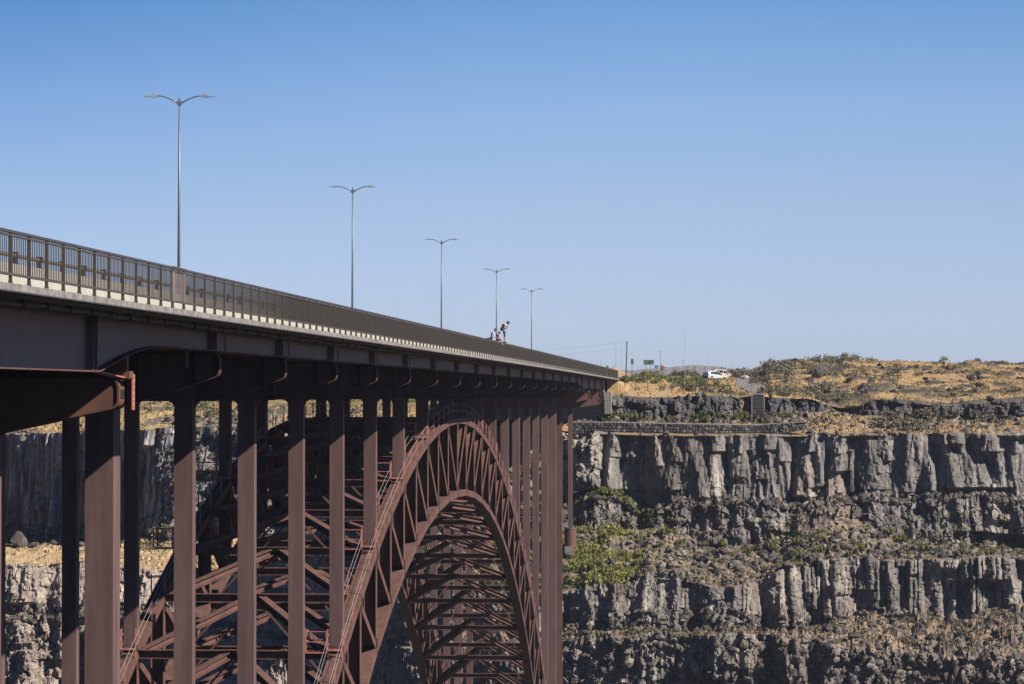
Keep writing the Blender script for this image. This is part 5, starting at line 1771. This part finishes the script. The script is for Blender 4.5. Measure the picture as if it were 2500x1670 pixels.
for win, n_, spn, col_ in (((1380, 2500, 1250, 1440), 3400, [3, 4], (.20, .19, .07)), ((1380, 2500, 1010, 1062), 1700, [7, 8], (.42, .31, .18)), ((1380, 1570, 1280, 1425), 8000, [3], (.36, .35, .11)), ((1380, 2500, 1480, 1580), 2600, [1], (.32, .25, .14)), ((0, 1340, 975, 1060), 1500, [7, 8, 9], (.42, .33, .19)), ((0, 520, 1300, 1400), 500, [3], (.55, .42, .22)), ((1000, 1380, 1250, 1440), 2200, [3], (.2, .2, .06)), ((1440, 1600, 1185, 1260), 700, [5], (.2, .22, .05))):
    s_ = wall_sample(*win, n_, 900 + n_, spn)
    s_ = np.array(s_)
    nn = fbm(s_[:, 0] / 4, s_[:, 1] / 3 + s_[:, 2] / 3, 650, 3)
    s_ = s_[(nn > .46) & ~((1782 + s_[:, 0] / s_[:, 1] * FPX < 1975) & (s_[:, 1] > 480.5) & (s_[:, 1] < 485.5) & (s_[:, 2] > -6) & (s_[:, 0] > -25))]
    pts.append(s_); cl.append(np.tile(col_, (len(s_), 1)))
V2, c2 = scatter_tris(np.concatenate(pts), .12, .28, np.concatenate(cl), 9, 3)
o = tri_obj('ledge_plants', V2, c2, M['leafy']); tag(o, 'weeds and dry grass growing on the canyon wall ledges', 'grass', None, 'stuff')


# loose rubble on ledges and talus, one object; big boulders are things
def rocks(pts, smin, smax, seed, cols):
    r_ = np.random.RandomState(seed)
    t = (1 + 5 ** .5) / 2
    iv = np.array([(-1, t, 0), (1, t, 0), (-1, -t, 0), (1, -t, 0), (0, -1, t), (0, 1, t), (0, -1, -t), (0, 1, -t), (t, 0, -1), (t, 0, 1), (-t, 0, -1), (-t, 0, 1)]) / 1.9
    fi = np.array([(0, 11, 5), (0, 5, 1), (0, 1, 7), (0, 7, 10), (0, 10, 11), (1, 5, 9), (5, 11, 4), (11, 10, 2), (10, 7, 6), (7, 1, 8), (3, 9, 4), (3, 4, 2), (3, 2, 6), (3, 6, 8), (3, 8, 9), (4, 9, 5), (2, 4, 11), (6, 2, 10), (8, 6, 7), (9, 8, 1)])
    n = len(pts)
    s = smin + (smax - smin) * r_.rand(n) ** 3
    v = iv[None] * r_.uniform(.6, 1.25, (n, 12, 1)) * r_.uniform(.6, 1.3, (n, 1, 3)) * s[:, None, None] + np.array(pts)[:, None, :]
    V = v[:, fi].reshape(-1, 3, 3)
    c = cols[r_.randint(0, len(cols), n)] * r_.uniform(.6, 1.2, (n, 1))
    return V, np.repeat(c, 20, 0)


rp = []
for win, n_, spn in (((1600, 2500, 1290, 1440), 1100, [3]), ((1380, 1600, 1290, 1440), 110, [3]), ((1380, 2500, 1205, 1330), 1500, [5]), ((1380, 2500, 1490, 1590), 1300, [1, 2]), ((1380, 2500, 1560, 1670), 900, [0]), ((1400, 1960, 1000, 1032), 500, [8]), ((1960, 2500, 1000, 1060), 250, [7, 8]), ((380, 640, 1000, 1330), 1500, [4, 5, 6, 7, 8]), ((0, 330, 1290, 1345), 350, [3, 4]), ((0, 500, 1480, 1540), 400, [1, 2]), ((860, 1380, 1220, 1440), 700, [3, 5])):
    rp += wall_sample(*win, n_, 300 + n_, spn)
for kk, step_, amp_ in ((10, .55, .8), (7, .6, .5), (3, .8, .5)):
    ex = np.arange(-20, 62, step_) + rg.uniform(-.4, .4, len(np.arange(-20, 62, step_)))
    ey, ez = knot(kk, ex)
    for x_, y_, z_ in zip(ex, ey, ez):
        p_x = 1782 + x_ / y_ * FPX
        if rg.rand() < .6 and not (1835 < p_x < 1870) and not (kk == 7 and p_x < 1975 and rg.rand() < .7):
            rp.append((x_, y_ + rg.uniform(-.5, .8), z_ + rg.uniform(-.25, .12)))
Vr, cr_ = rocks(rp, .12, .75, 14, np.array([(.17, .145, .135), (.11, .1, .1), (.24, .2, .17), (.33, .30, .27)]))
o = tri_obj('rubble', Vr, cr_, M['rock']); tag(o, 'broken basalt rubble lying on the ledges', 'rubble', None, 'stuff')
nrk = 520
rx = rg.uniform(3, 62, nrk); ry = rg.uniform(500, 645, nrk); nzr = fbm(rx / 5, ry / 9, 303, 4)
sel = nzr > .52; rx, ry = rx[sel], ry[sel]
rp2 = np.stack([rx, ry, ground_z(rx, ry)], 1)
sel = np.array([not on_path(a, b) for a, b in zip(rx, ry)]); rp2 = rp2[sel]
Vr, cr_ = rocks(rp2, .2, .9, 15, np.array([(.10, .085, .08), (.07, .06, .06)]))
Vr[:, :, 0] += (Vr[:, :, 0] - Vr[:, :, 0].mean()) * 0
o = tri_obj('lava_rocks', Vr, cr_, M['rock']); tag(o, 'dark lava rocks strewn on the golden hillside', 'rocks', None, 'stuff')


def boulder(px, py, Yq, s, label, m_='boulder', sc=(1.2, 1, .8), grp=None, seed=0):
    r_ = random.Random(seed + int(px * 3 + py))
    bm = bmesh.new(); bmesh.ops.create_icosphere(bm, subdivisions=3, radius=1)
    planes = [(Vector((r_.gauss(0, 1), r_.gauss(0, 1), r_.gauss(0, 1))).normalized(), r_.uniform(.62, .9)) for _ in range(13)]
    for v in bm.verts:
        d = v.co.normalized()
        k = min([q / d.dot(n_) for n_, q in planes if d.dot(n_) > .05] + [1.15])
        v.co = d * k
        v.co = Vector((v.co.x * s * sc[0], v.co.y * s * sc[1], v.co.z * s * sc[2]))
    me = bpy.data.meshes.new('boulder'); bm.to_mesh(me); bm.free(); me.materials.append(M[m_])
    o = link('boulder', me); o.location = W(px, py, Yq); o.rotation_euler = (r_.uniform(-.4, .4), r_.uniform(-.5, .5), r_.uniform(0, 3))
    tag(o, label, 'boulder', grp)


boulder(1684, 1373, 469.5, .95, 'big angular brown boulder on the ledge, uppermost left of the group of three')
boulder(1706, 1370, 470, .75, 'squat boulder touching the right side of the uppermost big one')
boulder(1720, 1397, 467.8, 1.35, 'largest flat-topped dark boulder lying below the other two on the ledge', sc=(1.4, 1, .7))
boulder(1746, 1418, 466, .8, 'tilted slab boulder at the lower right end of the boulder group', sc=(1.4, .8, .5))
boulder(1653, 1392, 467, .5, 'small pointed dark boulder left of the boulder group')
boulder(1768, 1345, 471, .7, 'dark boulder leaning under the cliff foot above the boulder group')
boulder(1820, 920, 600, .55, 'white boulder at the top of the gravel path', 'paleboulder', (1.1, 1, .8))
boulder(1812, 921, 601, .42, 'small grey-white boulder touching the white one at the top of the path', 'paleboulder', (1.0, 1, .8))
boulder(45, 1322, 536, 1.5, 'pointed pyramid-shaped brown boulder at the back of the straw shelf', sc=(1.2, 1, 1.0))
for k, (px, py) in enumerate(((90, 1328), (130, 1325), (120, 1346), (62, 1356), (150, 1340), (78, 1331), (205, 1345), (195, 1330))):
    boulder(px, py, 530, .5 + .12 * (k % 4), 'brown boulder in the row at the back of the straw-coloured shelf', grp='boulders at the back of the straw shelf', seed=k)

# labels: number the members of small groups from the left, place the members of large ones
ORD = 'leftmost second third fourth fifth sixth seventh eighth ninth tenth eleventh twelfth thirteenth fourteenth fifteenth sixteenth seventeenth eighteenth nineteenth twentieth'.split()
TENS = {2: 'twenty', 3: 'thirty', 4: 'forty', 5: 'fifty', 6: 'sixty', 7: 'seventy'}


def ordinal(i):
    if i < 20: return ORD[i]
    t_, u_ = divmod(i + 1, 10)
    if u_ == 0: return TENS[t_][:-1] + 'ieth'
    return TENS[t_] + '-' + (['first'] + ORD[1:])[u_ - 1]


grp = {}
for o in bpy.data.objects:
    if o.parent is None and o.get('group') and o.get('category') in ('bush', 'weed', 'boulder') and o.name != 'haze':
        grp.setdefault(o['group'], []).append(o)
for g, L_ in grp.items():
    L_.sort(key=lambda o: o.location.x / o.location.y)
    med = sorted(o.scale.z for o in L_)
    for i, o in enumerate(L_):
        sz = 'tall' if o.scale.z > med[int(len(L_) * .66)] else ('low' if o.scale.z < med[int(len(L_) * .33)] else 'rounded')
        kind_ = o['category']
        colr = 'grey-green' if kind_ == 'bush' and o.data.name.startswith('sagebrush') and o.data.materials[0] is M['sage'] else ('tan' if kind_ == 'bush' else ('green' if kind_ == 'weed' else 'brown'))
        od = ordinal(i) + ('' if i == 0 else ' from left')
        o['label'] = '%s %s %s, %s among %s' % (sz, colr, kind_, od, g)

# ------------------------------------------------------------------ air
hz = MB(); hz.box(-3800, 3800, -650, 8000, -147, 110)
hm = bpy.data.materials.new('haze_air'); hm.use_nodes = True
t = hm.node_tree; t.nodes.clear()
pv = t.nodes.new('ShaderNodeVolumePrincipled'); pv.inputs['Color'].default_value = (.72, .84, 1.0, 1); pv.inputs['Density'].default_value = 0.00006
pv.inputs['Anisotropy'].default_value = 0.2
oo = t.nodes.new('ShaderNodeOutputMaterial'); t.links.new(pv.outputs[0], oo.inputs['Volume'])
HAZE = True
if HAZE:
    ho = hz.build('haze', hm); tag(ho, None, None, None, 'stuff')
print('bushes', nb[0], 'objects', len(bpy.data.objects), 'tris', sum(len(m_.polygons) for m_ in bpy.data.meshes))
